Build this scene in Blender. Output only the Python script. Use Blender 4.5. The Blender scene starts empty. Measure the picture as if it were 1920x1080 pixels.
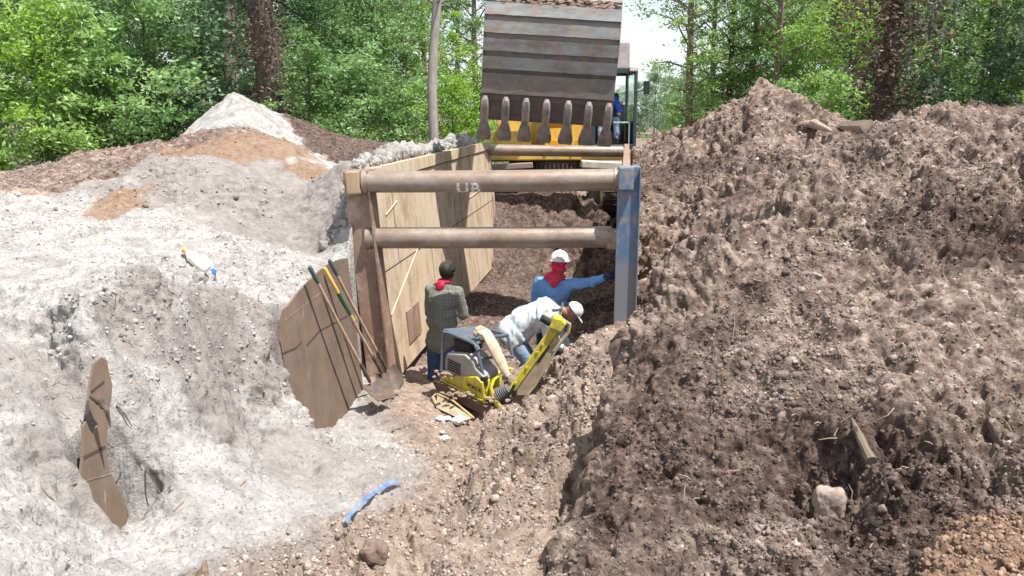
import bpy, bmesh, math, random
import numpy as np
from mathutils import Vector, Matrix, Quaternion
random.seed(7); rng = np.random.default_rng(7)
R = math.radians
scene = bpy.context.scene
COL = scene.collection

# ------------------------------------------------------------------ camera, sky, sun, exposure
F = 1650.0; CAMZ = 2.6; PITCH = math.atan(335/1650)
cam_d = bpy.data.cameras.new('camera'); cam = bpy.data.objects.new('camera', cam_d); COL.objects.link(cam)
cam.location = (0, 0, CAMZ); cam.rotation_euler = (math.pi/2 - PITCH, 0, 0)
cam_d.sensor_width = 36; cam_d.lens = 36*F/1920; cam_d.clip_start = .1; cam_d.clip_end = 2000
scene.camera = cam
SUN = Vector((-.31, .25, -.91)).normalized()          # direction the light travels
sd = bpy.data.lights.new('sun', 'SUN'); sd.energy = 5.0; sd.angle = R(.5); sd.color = (1, .965, .91)
so = bpy.data.objects.new('sun', sd); COL.objects.link(so)
so.rotation_euler = SUN.to_track_quat('-Z', 'Y').to_euler(); so.location = (4, -4, 20)
world = bpy.data.worlds.new('World'); scene.world = world; world.use_nodes = True
wn = world.node_tree; bg = wn.nodes['Background']
sky = wn.nodes.new('ShaderNodeTexSky'); sky.sky_type = 'NISHITA'; sky.sun_disc = False
sky.sun_elevation = math.asin(-SUN.z); sky.sun_rotation = math.atan2(-SUN.x, -SUN.y)
sky.air_density = 1.0; sky.dust_density = .8; sky.ozone_density = 1.5
# thin bright summer cloud over the blue
tcw = wn.nodes.new('ShaderNodeTexCoord'); nz = wn.nodes.new('ShaderNodeTexNoise'); nz.inputs['Scale'].default_value = 2.2; nz.inputs['Detail'].default_value = 7; wn.links.new(tcw.outputs['Generated'], nz.inputs[0])
rp_ = wn.nodes.new('ShaderNodeValToRGB'); rp_.color_ramp.elements[0].position = .36; rp_.color_ramp.elements[1].position = .6; wn.links.new(nz.outputs[0], rp_.inputs[0])
sz = wn.nodes.new('ShaderNodeSeparateXYZ'); wn.links.new(tcw.outputs['Generated'], sz.inputs[0])
mrg = wn.nodes.new('ShaderNodeMapRange'); mrg.inputs[1].default_value = .02; mrg.inputs[2].default_value = .45; mrg.inputs[3].default_value = .75; mrg.inputs[4].default_value = 0; wn.links.new(sz.outputs[2], mrg.inputs[0])
mxa = wn.nodes.new('ShaderNodeMath'); mxa.operation = 'MAXIMUM'; wn.links.new(rp_.outputs[0], mxa.inputs[0]); wn.links.new(mrg.outputs[0], mxa.inputs[1])
mu = wn.nodes.new('ShaderNodeMath'); mu.operation = 'MULTIPLY'; mu.inputs[1].default_value = .85; wn.links.new(mxa.outputs[0], mu.inputs[0])
mxs = wn.nodes.new('ShaderNodeMix'); mxs.data_type = 'RGBA'; wn.links.new(mu.outputs[0], mxs.inputs[0]); wn.links.new(sky.outputs[0], mxs.inputs[6]); mxs.inputs[7].default_value = (7.5, 7.9, 8.4, 1)
wn.links.new(mxs.outputs[2], bg.inputs[0]); bg.inputs[1].default_value = .10
scene.view_settings.view_transform = 'Standard'; scene.view_settings.look = 'None'
scene.view_settings.exposure = .76; scene.view_settings.gamma = 1
scene.render.engine = 'CYCLES'; scene.cycles.max_bounces = 6; scene.cycles.diffuse_bounces = 3
scene.cycles.transparent_max_bounces = 8; scene.cycles.use_denoising = True

# ------------------------------------------------------------------ helpers
CP, SP = math.cos(PITCH), math.sin(PITCH)
def ray(px, py):
    u = (px-960)/F; v = (540-py)/F
    return np.array((u, CP + v*SP, -SP + v*CP))
def P(px, py, Y):
    d = ray(px, py); return Vector((d[0]*Y/d[1], Y, CAMZ + d[2]*Y/d[1]))

def link(o, parent=None):
    COL.objects.link(o)
    if parent: o.parent = parent
    return o
def tag(o, label=None, cat=None, group=None, kind=None):
    if label: o['label'] = label
    if cat: o['category'] = cat
    if group: o['group'] = group
    if kind: o['kind'] = kind
    return o
def empty(name, loc, label, cat, group=None, rot=None):
    o = bpy.data.objects.new(name, None); COL.objects.link(o); o.location = loc
    if rot is not None: o.rotation_euler = rot
    o.empty_display_size = .1
    return tag(o, label, cat, group)

class MB:
    """collects shapes, builds ONE mesh object"""
    def __init__(s): s.v = []; s.f = []; s.m = []
    def add(s, v, f, m=0):
        b = len(s.v); s.v += [tuple(x) for x in v]; s.f += [tuple(i+b for i in q) for q in f]; s.m += [m]*len(f)
    def box(s, c, d, rot=None, m=0, bev=0.0):
        c = Vector(c); hx, hy, hz = d[0]/2, d[1]/2, d[2]/2
        M = rot if rot is not None else Matrix.Identity(3)
        if bev <= 0:
            v = [c + M @ Vector((x*hx, y*hy, z*hz)) for x in (-1,1) for y in (-1,1) for z in (-1,1)]
            s.add(v, [(0,1,3,2),(4,6,7,5),(0,4,5,1),(2,3,7,6),(0,2,6,4),(1,5,7,3)], m); return
        bm = bmesh.new(); bmesh.ops.create_cube(bm, size=1)
        for q in bm.verts: q.co = Vector((q.co.x*hx*2, q.co.y*hy*2, q.co.z*hz*2))
        bmesh.ops.bevel(bm, geom=list(bm.edges), offset=min(bev, hx*.9, hy*.9, hz*.9), segments=2, affect='EDGES', profile=.6)
        bm.verts.ensure_lookup_table()
        s.add([c + M @ q.co for q in bm.verts], [[q.index for q in fc.verts] for fc in bm.faces], m); bm.free()
    def tube(s, pts, r, n=10, m=0, caps=True, flat=1.0):
        pts = [Vector(p) for p in pts]; rs = r if isinstance(r, (list, tuple)) else [r]*len(pts)
        ref = None; V = []; Fc = []
        for i, p in enumerate(pts):
            t = (pts[min(i+1, len(pts)-1)] - pts[max(i-1, 0)]).normalized()
            if ref is None:
                ref = Vector((0,0,1)) if abs(t.z) < .9 else Vector((1,0,0))
            a = t.cross(ref).normalized(); b = a.cross(t).normalized(); ref = b
            for k in range(n):
                q = 2*math.pi*k/n
                V.append(p + a*math.cos(q)*rs[i] + b*math.sin(q)*rs[i]*flat)
        for i in range(len(pts)-1):
            for k in range(n):
                Fc.append((i*n+k, i*n+(k+1) % n, (i+1)*n+(k+1) % n, (i+1)*n+k))
        if caps:
            Fc.append(tuple(range(n))[::-1]); Fc.append(tuple((len(pts)-1)*n+k for k in range(n)))
        s.add(V, Fc, m)
    def prism(s, poly, a, b, fn, m=0):
        """2D polygon extruded from a to b; fn(u,v,w)->point"""
        n = len(poly); V = [fn(u, v, a) for u, v in poly] + [fn(u, v, b) for u, v in poly]
        s.add(V, [tuple(range(n))[::-1], tuple(range(n, 2*n))] + [(i, (i+1) % n, n+(i+1) % n, n+i) for i in range(n)], m)
    def ball(s, c, r, m=0, sub=2, sc=(1,1,1), rot=None, jit=0):
        bm = bmesh.new(); bmesh.ops.create_icosphere(bm, subdivisions=sub, radius=1)
        M = rot if rot is not None else Matrix.Identity(3)
        V = []
        for q in bm.verts:
            k = r*(1+random.uniform(-jit, jit))
            V.append(Vector(c) + M @ Vector((q.co.x*sc[0]*k, q.co.y*sc[1]*k, q.co.z*sc[2]*k)))
        s.add(V, [[q.index for q in fc.verts] for fc in bm.faces], m); bm.free()
    def build(s, name, mats, parent=None, smooth=False, bevel=0, local=True):
        me = bpy.data.meshes.new(name)
        off = Vector(parent.matrix_world.translation) if False else None
        me.from_pydata(s.v, [], s.f); 
        for q in (mats if isinstance(mats, (list, tuple)) else [mats]): me.materials.append(q)
        me.polygons.foreach_set('material_index', s.m)
        bm = bmesh.new(); bm.from_mesh(me); bmesh.ops.recalc_face_normals(bm, faces=bm.faces); bm.to_mesh(me); bm.free()
        if smooth:
            me.polygons.foreach_set('use_smooth', [True]*len(me.polygons))
            try: me.set_sharp_from_angle(angle=R(38))
            except Exception: pass
        o = bpy.data.objects.new(name, me); link(o, parent)
        if bevel:
            b = o.modifiers.new('bevel', 'BEVEL'); b.width = bevel; b.segments = 2; b.limit_method = 'ANGLE'
        return o

def seat(root, *objs):
    """parts were built in world coordinates: keep them there under their thing"""
    bpy.context.view_layer.update()
    for o in objs: pass
def world_part(o, root):
    o.parent = root
    o.matrix_parent_inverse = Matrix.LocRotScale(root.location, root.rotation_euler, None).inverted()
    return o

# ------------------------------------------------------------------ numpy noise
def _h(ix, iy, iz, s):
    n = (ix.astype(np.int64)*73856093) ^ (iy.astype(np.int64)*19349663) ^ (iz.astype(np.int64)*83492791) ^ (s*2654435761 & 0xffffffff)
    n = (n ^ (n >> 13)) * 1274126177 & 0xffffffff
    n = (n ^ (n >> 16)) * 2246822519 & 0xffffffff
    return ((n ^ (n >> 15)) & 0xffffff).astype(np.float32) / 16777216.0
def vnoise(p, sc, seed=0):
    q = p*sc; i = np.floor(q).astype(np.int64); f = (q-i).astype(np.float32); f = f*f*(3-2*f)
    o = np.zeros(len(p), np.float32)
    for dx in (0, 1):
        for dy in (0, 1):
            for dz in (0, 1):
                w = (f[:,0] if dx else 1-f[:,0])*(f[:,1] if dy else 1-f[:,1])*(f[:,2] if dz else 1-f[:,2])
                o += w*_h(i[:,0]+dx, i[:,1]+dy, i[:,2]+dz, seed)
    return o*2-1
def fbm(p, sc, oct=4, seed=0, g=.5):
    o = 0; a = 1
    for k in range(oct): o = o + a*vnoise(p, sc*2**k*1.03**k, seed+k*17); a *= g
    return o
def worley(p, sc, seed=0):
    q = p*sc; i = np.floor(q).astype(np.int64); f = (q-i).astype(np.float32)
    best = np.full(len(p), 9., np.float32); b2 = best.copy(); cid = np.zeros(len(p), np.float32)
    for dx in (-1, 0, 1):
        for dy in (-1, 0, 1):
            for dz in (-1, 0, 1):
                a, b, c = i[:,0]+dx, i[:,1]+dy, i[:,2]+dz
                h1 = _h(a, b, c, seed+1)
                X = dx + h1 - f[:,0]; Y = dy + _h(a, b, c, seed+2) - f[:,1]; Z = dz + _h(a, b, c, seed+3) - f[:,2]
                d = X*X+Y*Y+Z*Z
                m = d < best
                b2 = np.where(m, best, np.minimum(b2, d)); cid = np.where(m, h1, cid); best = np.where(m, d, best)
    return np.sqrt(best), np.sqrt(b2), cid
def sstep(a, b, x):
    t = np.clip((x-a)/(b-a), 0, 1); return t*t*(3-2*t)

# ------------------------------------------------------------------ materials
def mat(name, col, rough=.7, metal=0, bump=0, bscale=20, var=0, vscale=4, col2=None, spec=.4, coat=0, bdist=.01, c2amt=.5, detail=6):
    m = bpy.data.materials.new(name); m.use_nodes = True; nt = m.node_tree; N = nt.nodes; L = nt.links
    b = N['Principled BSDF']; b.inputs['Roughness'].default_value = rough; b.inputs['Metallic'].default_value = metal
    b.inputs['Specular IOR Level'].default_value = spec; b.inputs['Coat Weight'].default_value = coat
    b.inputs['Base Color'].default_value = (*col, 1)
    tc = N.new('ShaderNodeTexCoord')
    if col2 is not None:
        n = N.new('ShaderNodeTexNoise'); n.inputs['Scale'].default_value = vscale; n.inputs['Detail'].default_value = detail; n.inputs['Roughness'].default_value = .65
        L.new(tc.outputs['Object'], n.inputs['Vector'])
        cr = N.new('ShaderNodeValToRGB'); cr.color_ramp.elements[0].position = c2amt-.12; cr.color_ramp.elements[1].position = c2amt+.12
        cr.color_ramp.elements[0].color = (*col, 1); cr.color_ramp.elements[1].color = (*col2, 1)
        L.new(n.outputs['Fac'], cr.inputs[0]); L.new(cr.outputs[0], b.inputs['Base Color'])
    if bump:
        n = N.new('ShaderNodeTexNoise'); n.inputs['Scale'].default_value = bscale; n.inputs['Detail'].default_value = 6
        L.new(tc.outputs['Object'], n.inputs['Vector'])
        bp = N.new('ShaderNodeBump'); bp.inputs['Strength'].default_value = bump; bp.inputs['Distance'].default_value = bdist
        L.new(n.outputs['Fac'], bp.inputs['Height']); L.new(bp.outputs[0], b.inputs['Normal'])
    return m
# ------------------------------------------------------------------ terrain
O2 = np.array((-1.77, 10.5)); D2 = np.array((.1278, .9918)); N2 = np.array((.9918, -.1278))   # line of the trench box's left panel
BOXW = 3.1
def rbf(pts, lam=.004):
    A = np.array([(p[0], p[1]) for p in pts], float); z = np.array([p[2] for p in pts], float)
    # work in (x/Y, ln Y)-like space so near detail and far detail weigh alike
    def tr(X): return np.stack([X[:,0]/np.maximum(X[:,1], .8)*3.0, np.log(np.maximum(X[:,1], .8))*2.2], 1)
    T = tr(A); n = len(T)
    def k(d): return d*d*np.log(d+1e-6)
    K = k(np.linalg.norm(T[:,None]-T[None], axis=2)) + np.eye(n)*lam
    Q = np.c_[np.ones(n), T]; M = np.block([[K, Q], [Q.T, np.zeros((3, 3))]])
    w = np.linalg.solve(M, np.r_[z, 0, 0, 0])
    def f(X):
        out = np.empty(len(X))
        for a in range(0, len(X), 60000):
            U = tr(X[a:a+60000]); out[a:a+60000] = k(np.linalg.norm(U[:,None]-T[None], axis=2)) @ w[:n] + w[n] + U @ w[n+1:]
        return out
    return f
def PP(l): return [tuple(P(*q)) for q in l]
NEAR = PP([(545,787,8.0),(600,799,8.7),(672,722,9.9),(705,757,9.1),(640,805,8.2),(850,792,9.0),(950,762,9.3),(1000,722,9.6),(780,720,10.2),
   (1050,672,10.1),(1120,637,10.15),(1180,612,10.15),(780,850,7.2),(900,880,6.5),(1000,840,6.9),(1080,760,8.0),(1110,700,8.8),(1060,925,5.8),
   (1000,1000,4.85),(1000,1080,4.2),(850,960,5.3),(850,1080,4.15),(700,1000,4.95),(700,1090,4.2),(640,900,5.8),(700,940,5.4),
   (600,860,6.3),(800,790,8.6)])
FAN = PP([(400,785,6.12),(300,800,5.5),(300,880,5.1),(262,965,5.12),(240,985,4.75),(500,870,5.9),(540,810,6.9),(450,1000,4.7),(300,1050,4.35),(600,1000,4.85),(450,1090,4.05),(250,800,5.35),(450,800,6.45),(215,1020,4.72),(170,985,4.68)])
FLO = PP([(930,374,20.15),(1000,361,20.25),(1050,364,20.25),(1090,376,20.2),(1140,402,20.1),(1060,378,22),(960,385,22),(1130,394,21.3)]) + \
   [(x, y, CAMZ-z) for x, y, z in ((-1.2,11.4,3.5),(-.5,11.6,3.52),(.4,11.8,3.45),(1.0,11.2,3.3),(0,12.8,3.47),(1.2,12.8,3.35),(-.9,14.5,3.47),(.6,14.5,3.47),(1.7,14.5,3.35),(-.5,17,3.45),(1.2,17,3.42),(2.2,17,3.3),(-.3,19.0,3.4),(.8,19.0,3.4),(2.0,19.0,3.3),(.2,19.5,3.25),(1.3,19.5,3.2),(2.2,19.5,3.0))]
FAR = [(-8,26,.1),(0,28,.1),(8,28,.1),(-20,30,.2),(20,30,.2),(-30,60,0),(0,60,0),(30,60,0),(0,110,0),(-60,110,0),(60,110,0),(-16,22,.2),(18,23,.4)]
BANK = PP([(-150,340,12.5),(0,330,13.2),(150,292,14.5),(340,262,16.3),(440,168,17.2),(395,212,17),(330,262,17.4),(480,203,17.2),(520,236,17.0),(565,268,16.6),(600,302,15.6),(540,230,19.5),(600,244,19.6),(680,276,19.6),
   (450,240,15.2),(550,275,14.8),(620,335,13.8),(400,330,12.7),(300,350,12.2),(200,375,11.6),(500,350,13),(600,385,12.4),(625,440,11.2),
   (0,400,10.4),(100,430,9.6),(300,450,9.7),(450,450,10.1),(560,478,9.9),(645,478,10.25),(350,500,7.7),(200,500,7.0),(50,520,6.3),(500,530,8.7),
   (600,500,9.7),(560,545,8.9),(532,572,8.15),(-150,450,8.0),
   (150,535,5.55),(300,525,6.3),(400,545,6.95),(480,575,7.6),(340,640,6.15),(425,650,6.8),(250,610,5.75),(180,600,5.4),
   (0,1000,3.75),(90,985,4.15),(155,935,4.5),(100,800,4.75),(0,800,4.45),(0,650,5.2),(110,660,5.5),(190,665,5.55),(0,560,6.2),(120,560,6.5),(150,760,5.05),(140,860,4.75),
   (-200,800,4.0),(-200,600,5.2),(0,1080,3.4),(200,1080,4.1),(-250,1000,3.2),
   (660,315,10.9),(700,302,12.2),(770,285,14.5),(840,266,17.3),(885,262,19.3),(640,300,12.8),(650,340,12.6)]) + [(-5,21,1.6),(-1,21.5,.9),(-9,19,.8),(-12,15,1.2),(-8,12,1.7)]
RIGHT = PP([(1150,722,6.0),(1180,652,6.4),(1240,562,6.8),(1290,502,7.1),(1385,432,7.6),(1130,860,5.0),(1180,800,5.3),(1080,960,4.6),
   (1300,800,4.95),(1500,700,5.3),(1500,900,4.3),(1700,1000,3.75),(1900,1000,3.5),(1200,1000,4.2),(1900,600,5.5),(1700,500,6.4),(1550,400,7.5),(1450,520,6.5),
   (1700,350,8.6),(1900,400,7.4),(1740,208,10.6),(1850,215,10.2),(1920,228,9.6),(1640,238,12),(1560,262,12.5),(1540,232,14.3),(1500,190,15.6),(1442,170,16),(1390,195,16.3),(1340,232,16.3),(1240,268,17.5),(1195,270,19),
   (1180,300,18),(1210,330,13.5),(1215,450,11.6),(1215,560,10.7),(1310,360,12.0),(1250,450,11.2),(1420,330,10.8),(1280,420,10.5),(1500,300,11.2),(1450,260,13.2),(1340,290,14.2),(1230,300,16.5),
   (1000,1200,3.4),(1300,1200,3.3),(2100,400,7),(2100,225,9.5),(2100,800,4.2),(1900,1200,2.9),(1240,600,9.3),(1270,560,9.2),(1330,480,9.4),(1900,800,4.4),(1560,360,8.2),(1560,450,7.2)]) + \
   [(8,16,1.6),(9,13,2.3),(12,18,.6),(6.5,19,1.0),(3,20.5,1.2),(2.3,22,.6),(4.5,13.4,2.0)]
UNDER = [(1.2,6,CAMZ-2.55),(1.6,7.5,CAMZ-2.5),(1.0,5,CAMZ-2.4),(.8,4.2,CAMZ-2.3),(2.0,9,CAMZ-2.45),(2.6,6,CAMZ-2.4),(2.5,10,CAMZ-2.4),(3.5,14,1.2),(4,9,CAMZ-2.2)]
fF = rbf(NEAR+FAN+FLO+FAR+UNDER, .002); fR = rbf([q for q in NEAR if q[1] > 9]+RIGHT+FAR, .002); fB = rbf(BANK+FAR, .002)
def st(X):
    q = X-O2; return q @ N2, X[:,1]
def base(X):
    s, t = st(X)
    hF = np.clip(fF(X), -1.3, 3); hR = np.clip(fR(X), -1.2, 3.2); hB = np.clip(fB(X), -1.3, 3.1)
    hB = np.where((t > 10.35) & (s > -.9), np.minimum(hB, CAMZ-.71+.03+np.clip(-s-.12, 0, 1)*.75), hB)
    far = sstep(21.5, 26, t)
    # right side: outside the box's right panel
    q = sstep(9.9, 10.35, t)*(1-far)
    sr = s - BOXW
    xr = np.interp(t, [3, 3.8, 4.4, 5, 6, 6.4, 6.8, 7.1, 7.6, 8.5, 10], [.05, .14, .30, .49, .66, .80, 1.08, 1.32, 1.85, 2.1, 1.6]); wr_ = np.interp(t, [4, 7, 8, 8.7, 10], [.04, .05, .14, .5, .9])
    xr = xr + .05*np.sin(t*7.3) + .03*np.sin(t*17)
    stepR = q*sstep(.0, .1, sr) + (1-q)*sstep(-wr_, wr_, X[:,0]-xr)
    H = hF + (hR-hF)*stepR
    # left bank: sharp behind the panels, spilling over them elsewhere
    exp1 = sstep(7.62, 7.78, t); exp2 = sstep(4.66, 4.74, t)*(1-sstep(5.0, 5.1, t))
    e = np.maximum(exp1, exp2)
    nar = np.maximum(sstep(4.0, 4.3, t)*(1-sstep(5.5, 6.0, t)), sstep(6.9, 7.6, t)); wd = .05*e + (1-e)*(.75*(1-nar)+(.34-.14*(t > 6.5))*nar); s0 = -.12*e + (1-e)*(.16*(1-nar) + .0*nar) + e*.06*(t < 6)
    S = 1 - np.clip((s-s0)/wd, 0, 1); S = (1-e)*(S*S*(3-2*S))**1.0 + e*S
    S = S*(1-far*.0)
    B = np.maximum(hB, np.where(e > .5, -9, H))
    H = H + (B-H)*S
    g = sstep(21, 27, t); H = H*(1-g) + g*.12
    return H
def ground_z(x, y): return float(base(np.array([[x, y]]))[0])

HQ = 1.0
na = int(780*HQ)
ang = np.concatenate([np.linspace(R(-60), R(-36), int(60*HQ), endpoint=False), np.linspace(R(-36), R(36), na), np.linspace(R(36), R(60), int(61*HQ))[1:]])
rad = np.concatenate([np.exp(np.linspace(math.log(1.9), math.log(21), int(1700*HQ), endpoint=False)), np.exp(np.linspace(math.log(21), math.log(45), int(150*HQ), endpoint=False)), np.exp(np.linspace(math.log(45), math.log(900), 40))])
AA, RR = np.meshgrid(ang, rad); nr, nc = AA.shape
X = (np.tan(AA)*RR).ravel(); Y = RR.ravel()
XY = np.stack([X, Y], 1)
H = base(XY)
G = np.stack([X, Y, H], 1).reshape(nr, nc, 3)
du = np.gradient(G, axis=1); dv = np.gradient(G, axis=0)
NN = np.cross(du, dv).reshape(-1, 3); NN /= np.linalg.norm(NN, axis=1)[:,None]+1e-9
G = G.reshape(-1, 3); s_, t_ = st(XY)
# --- what the ground is made of
p = G.astype(np.float64)
nA = fbm(p, .7, 4, 5); nB = fbm(p, 2.6, 4, 9)
pxl = 960 + F*(X/(Y*CP - (H-CAMZ)*SP)); pyl = 540 - F*((Y*SP + (H-CAMZ)*CP)/(Y*CP-(H-CAMZ)*SP))
def seg(pts, x):
    return np.interp(x, [a for a, b in pts], [b for a, b in pts])
# sand: left bank and the fan, fading into the brown floor
edge3 = None
sandline = seg([(3.5,-1.75),(4.5,-1.35),(5.5,-.95),(6.5,-.8),(7.5,-.95),(8.5,-1.35),(9.5,-1.6),(10.2,-1.7)], Y)
sand = 1 - sstep(-.25, .3, (X-sandline) + nB*.12)
sand = np.where(Y > 10.2, np.where(s_ < .05, 1., 0.), sand)
far_brown = sstep(17.6, 18.4, Y + nA*.3 + .25*np.maximum(X+5,0)*0)  # dark pile behind the sand peak
bl = np.interp(Y, [13.2, 14, 15.5, 17.3, 18.5], [-1.5, -2.2, -3.3, -4.35, -4.9]) + nB*.15
sand = np.where((Y > 13.2) & (s_ < -.45), sand*(1-sstep(0, .25, X-bl)), sand)
# brown strip of topsoil along the left crest
cre = seg([(-9,12.6),(-7.5,13.2),(-6.2,14.2),(-5.4,15.3),(-4.7,16.3)], X) + nA*.35
strip = sstep(-2.9+np.clip((X+7)*.35, 0, 1.2), -2.3+np.clip((X+7)*.35, 0, 1.2), Y-cre)*(X < -3.5)*(s_ < -1.5)
pile = ((X+5.0)**2/2.6 + (Y-17.2)**2/1.6)
strip = strip*sstep(1.7, 2.6, pile)
sand = sand*(1-strip)
clay = np.zeros(len(X))
def at_(cx, cy, y):
    k = np.where((np.abs(pxl-cx) < 9) & (np.abs(pyl-cy) < 9))[0]
    return Vector(G[k[np.argmin(Y[k])]]) if len(k) else P(cx, cy, y)
def blot(cx, cy, rx, ry, amt=1.):
    global clay
    d = ((X-cx)/rx)**2 + ((Y-cy)/ry)**2 + nB*.55
    clay = np.maximum(clay, amt*(1-sstep(.55, 1.15, d)))
for (a, b, c, rx, ry) in [(235,375,11.5,.32,.9),(470,262,15.1,.9,.5),(540,262,14.95,.7,.5),(590,310,14.2,.45,.6),(380,275,15.6,.9,.35),(1900,1010,3.5,.28,.4),(1800,1050,3.4,.2,.2)]:
    w = at_(a, b, c); blot(w.x, w.y, rx, ry, .8)
brown = 1-sand
# --- relief: clods on the brown soil, crumbs on the sand
det = 1 - sstep(18, 34, Y)
warp = np.stack([nB, nA, -nB], 1)*.04
def facet(sc, sd):
    """broken clods: every Worley cell is a tilted flat piece of its own height"""
    q = (p+warp)*sc; i = np.floor(q).astype(np.int64); f = (q-i).astype(np.float32); best = np.full(len(p), 9., np.float32); val = np.zeros(len(p), np.float32)
    for dx in (-1, 0, 1):
        for dy in (-1, 0, 1):
            for dz in (-1, 0, 1):
                a, b, c = i[:,0]+dx, i[:,1]+dy, i[:,2]+dz; h1, h2, h3 = _h(a, b, c, sd+1), _h(a, b, c, sd+2), _h(a, b, c, sd+3)
                X_ = dx+h1-f[:,0]; Y_ = dy+h2-f[:,1]; Z_ = dz+h3-f[:,2]; d = X_*X_+Y_*Y_+Z_*Z_; k = d < best
                v = (_h(a, b, c, sd+4)-.5)*.9 + X_*(h2*2-1)*.8 + Y_*(h3*2-1)*.8 + Z_*(h1*2-1)*.8 - d*.5
                val = np.where(k, v, val); best = np.where(k, d, best)
    return val
def bil(sc, sd): return np.abs(vnoise(p+warp, sc, sd))
fc1, fc2, fc3 = facet(5.5, 301), facet(13, 311), facet(29, 321)
cutf = vnoise(p*np.array((1.3, 1.0, 1.0))+7, 1.15, 501)
lump = .13*(sstep(-.12, .12, cutf)-.5) + .10*(1-np.abs(fbm(p, 1.9, 2, 511))*2-.3)*.8 + .10*(bil(3.2, 201)-.3) + .04*fc1 + .040*fc2 + .021*fc3 + .03*fbm(p, 11, 4, 55, .65)
big = .13*nA + .07*nB
soft = sstep(-.35, .25, fbm(p, .9, 2, 61))
floor_ = (1-sstep(1.0, 2.3, s_))*sstep(4, 5, Y)*brown          # trodden floor: flatter
amp = (1 - .55*floor_)*(.55+.6*soft)
hole = (-.09*sstep(.60, .86, vnoise(p, 2.4, 77)*.5+.5 + .12*nB) - .04*sstep(.62, .84, vnoise(p, 6.3, 78)*.5+.5 + .1*nB) - .035*sstep(.68, .8, vnoise(p, 14., 79)*.5+.5))*brown*(1-.8*floor_)*(.5+soft)
brown_d = amp*(lump*1.0 + .8*big) + hole*1.7
pit = -.035*sstep(.70, .86, vnoise(p, 7.5, 91)*.5+.5+.1*nB)
rill = fbm(p*np.array((1, 1, .35)), 3.2, 4, 41)
rough = sstep(.0, .55, fbm(p, .8, 3, 171)); crumb = rough*(.035*fc1 + .022*fc2 + .012*fc3) + .007*fc3 + .007*fc2 + .012*fbm(p, 8, 3, 59, .6)
sand_d = .02*fbm(p, 14, 3, 57, .6)*sstep(-.3,.5,nB) + .045*nA + .035*rill + pit + crumb + .012*vnoise(p, 22, 8) 
gul = -.05*sstep(.25, .75, np.abs(vnoise(np.stack([s_*1.2, Y*2.6+s_*.8, H*.5], 1), 1.5, 401)))*sand*(Y < 9)*(s_ < .4)
disp = gul*det + (brown_d*brown + sand_d*sand)*det
# keep dirt off the panels, the feet and the machine pads
near_panel = np.exp(-((s_+.05)/.16)**2)*((Y > 4.7) & (Y < 20.3))
near_right = np.exp(-((s_-BOXW)/.12)**2)*((Y > 10.2) & (Y < 20.3))
disp *= 1 - .75*np.clip(near_panel+near_right, 0, 1)
dg = disp.reshape(nr, nc).copy(); dg0 = dg.copy(); dg[1:-1] = (dg[:-2]+2*dg[1:-1]+dg[2:])/4; dg[:,1:-1] = (dg[:,:-2]+2*dg[:,1:-1]+dg[:,2:])/4; disp = (dg*.35+dg0*.65).ravel()
tnear = np.clip((Y-1.9)/1.2, 0, 1)
G2 = G + NN*(disp*tnear)[:,None]
# --- colour
wet_shade = sstep(-.05, .55, fbm(p, .75, 4, 101) + 1.0*(1-sstep(.7, 2.3, X-.12*Y+nA*.5))*sstep(-.1, .15, X-np.interp(Y, [3, 3.8, 5, 6, 7, 8], [.05, .14, .49, .66, 1.2, 2]))*(1-sstep(6.4, 8.0, Y)) - .1)  # moist soil, plus shade painted dark on the near mound's trench-side face
wet_shade = np.clip(wet_shade*brown*(1-.7*floor_) + .9*brown*((Y > 13.2) & (s_ < -.4) & (X > bl)) + .7*brown*sstep(12.2, 13, Y)*(s_ > 0)*(s_ < BOXW)*(Y < 21), 0, 1)
def damp(cx, cy, y, rx, ry, amt):
    global wet_shade
    w = at_(cx, cy, y); d = ((X-w.x)/rx)**2 + ((Y-w.y)/ry)**2 + nB*.5 + nA*.3
    wet_shade = np.maximum(wet_shade, amt*(1-sstep(.45, 1.3, d))*sand)
for q in ((450, 330, 13, 2.2, 1.6, .75), (600, 400, 12, .8, 1.6, .8), (300, 340, 12.6, 1.6, .7, .6), (330, 620, 6.2, .5, .45, .8), (440, 640, 7, .35, .5, .9), (400, 700, 6.5, .3, .45, .7), (230, 590, 5.6, .35, .35, .7), (500, 690, 7.4, .2, .5, .8), (500, 590, 8.1, .35, .35, .9), (60, 700, 5, .4, .5, .5), (640, 850, 7.0, .55, .9, .5), (130, 860, 4.75, .25, .3, .6)): damp(*q)
cav = np.clip(-disp*9, 0, 1)*0
xr_ = np.interp(Y, [3, 3.8, 4.4, 5, 6, 6.4, 6.8, 7.1, 7.6, 8.5, 10], [.05, .14, .30, .49, .66, .80, 1.08, 1.32, 1.85, 2.1, 1.6])
dry_ = np.clip(brown*(1-sstep(-.12, .02, X-xr_))*(Y < 12)*(.75+.5*nB), 0, 1)
wet_shade = wet_shade*(1-dry_*.9)
me_cols = np.stack([sand, clay, wet_shade, dry_], 1).astype(np.float32)

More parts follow.
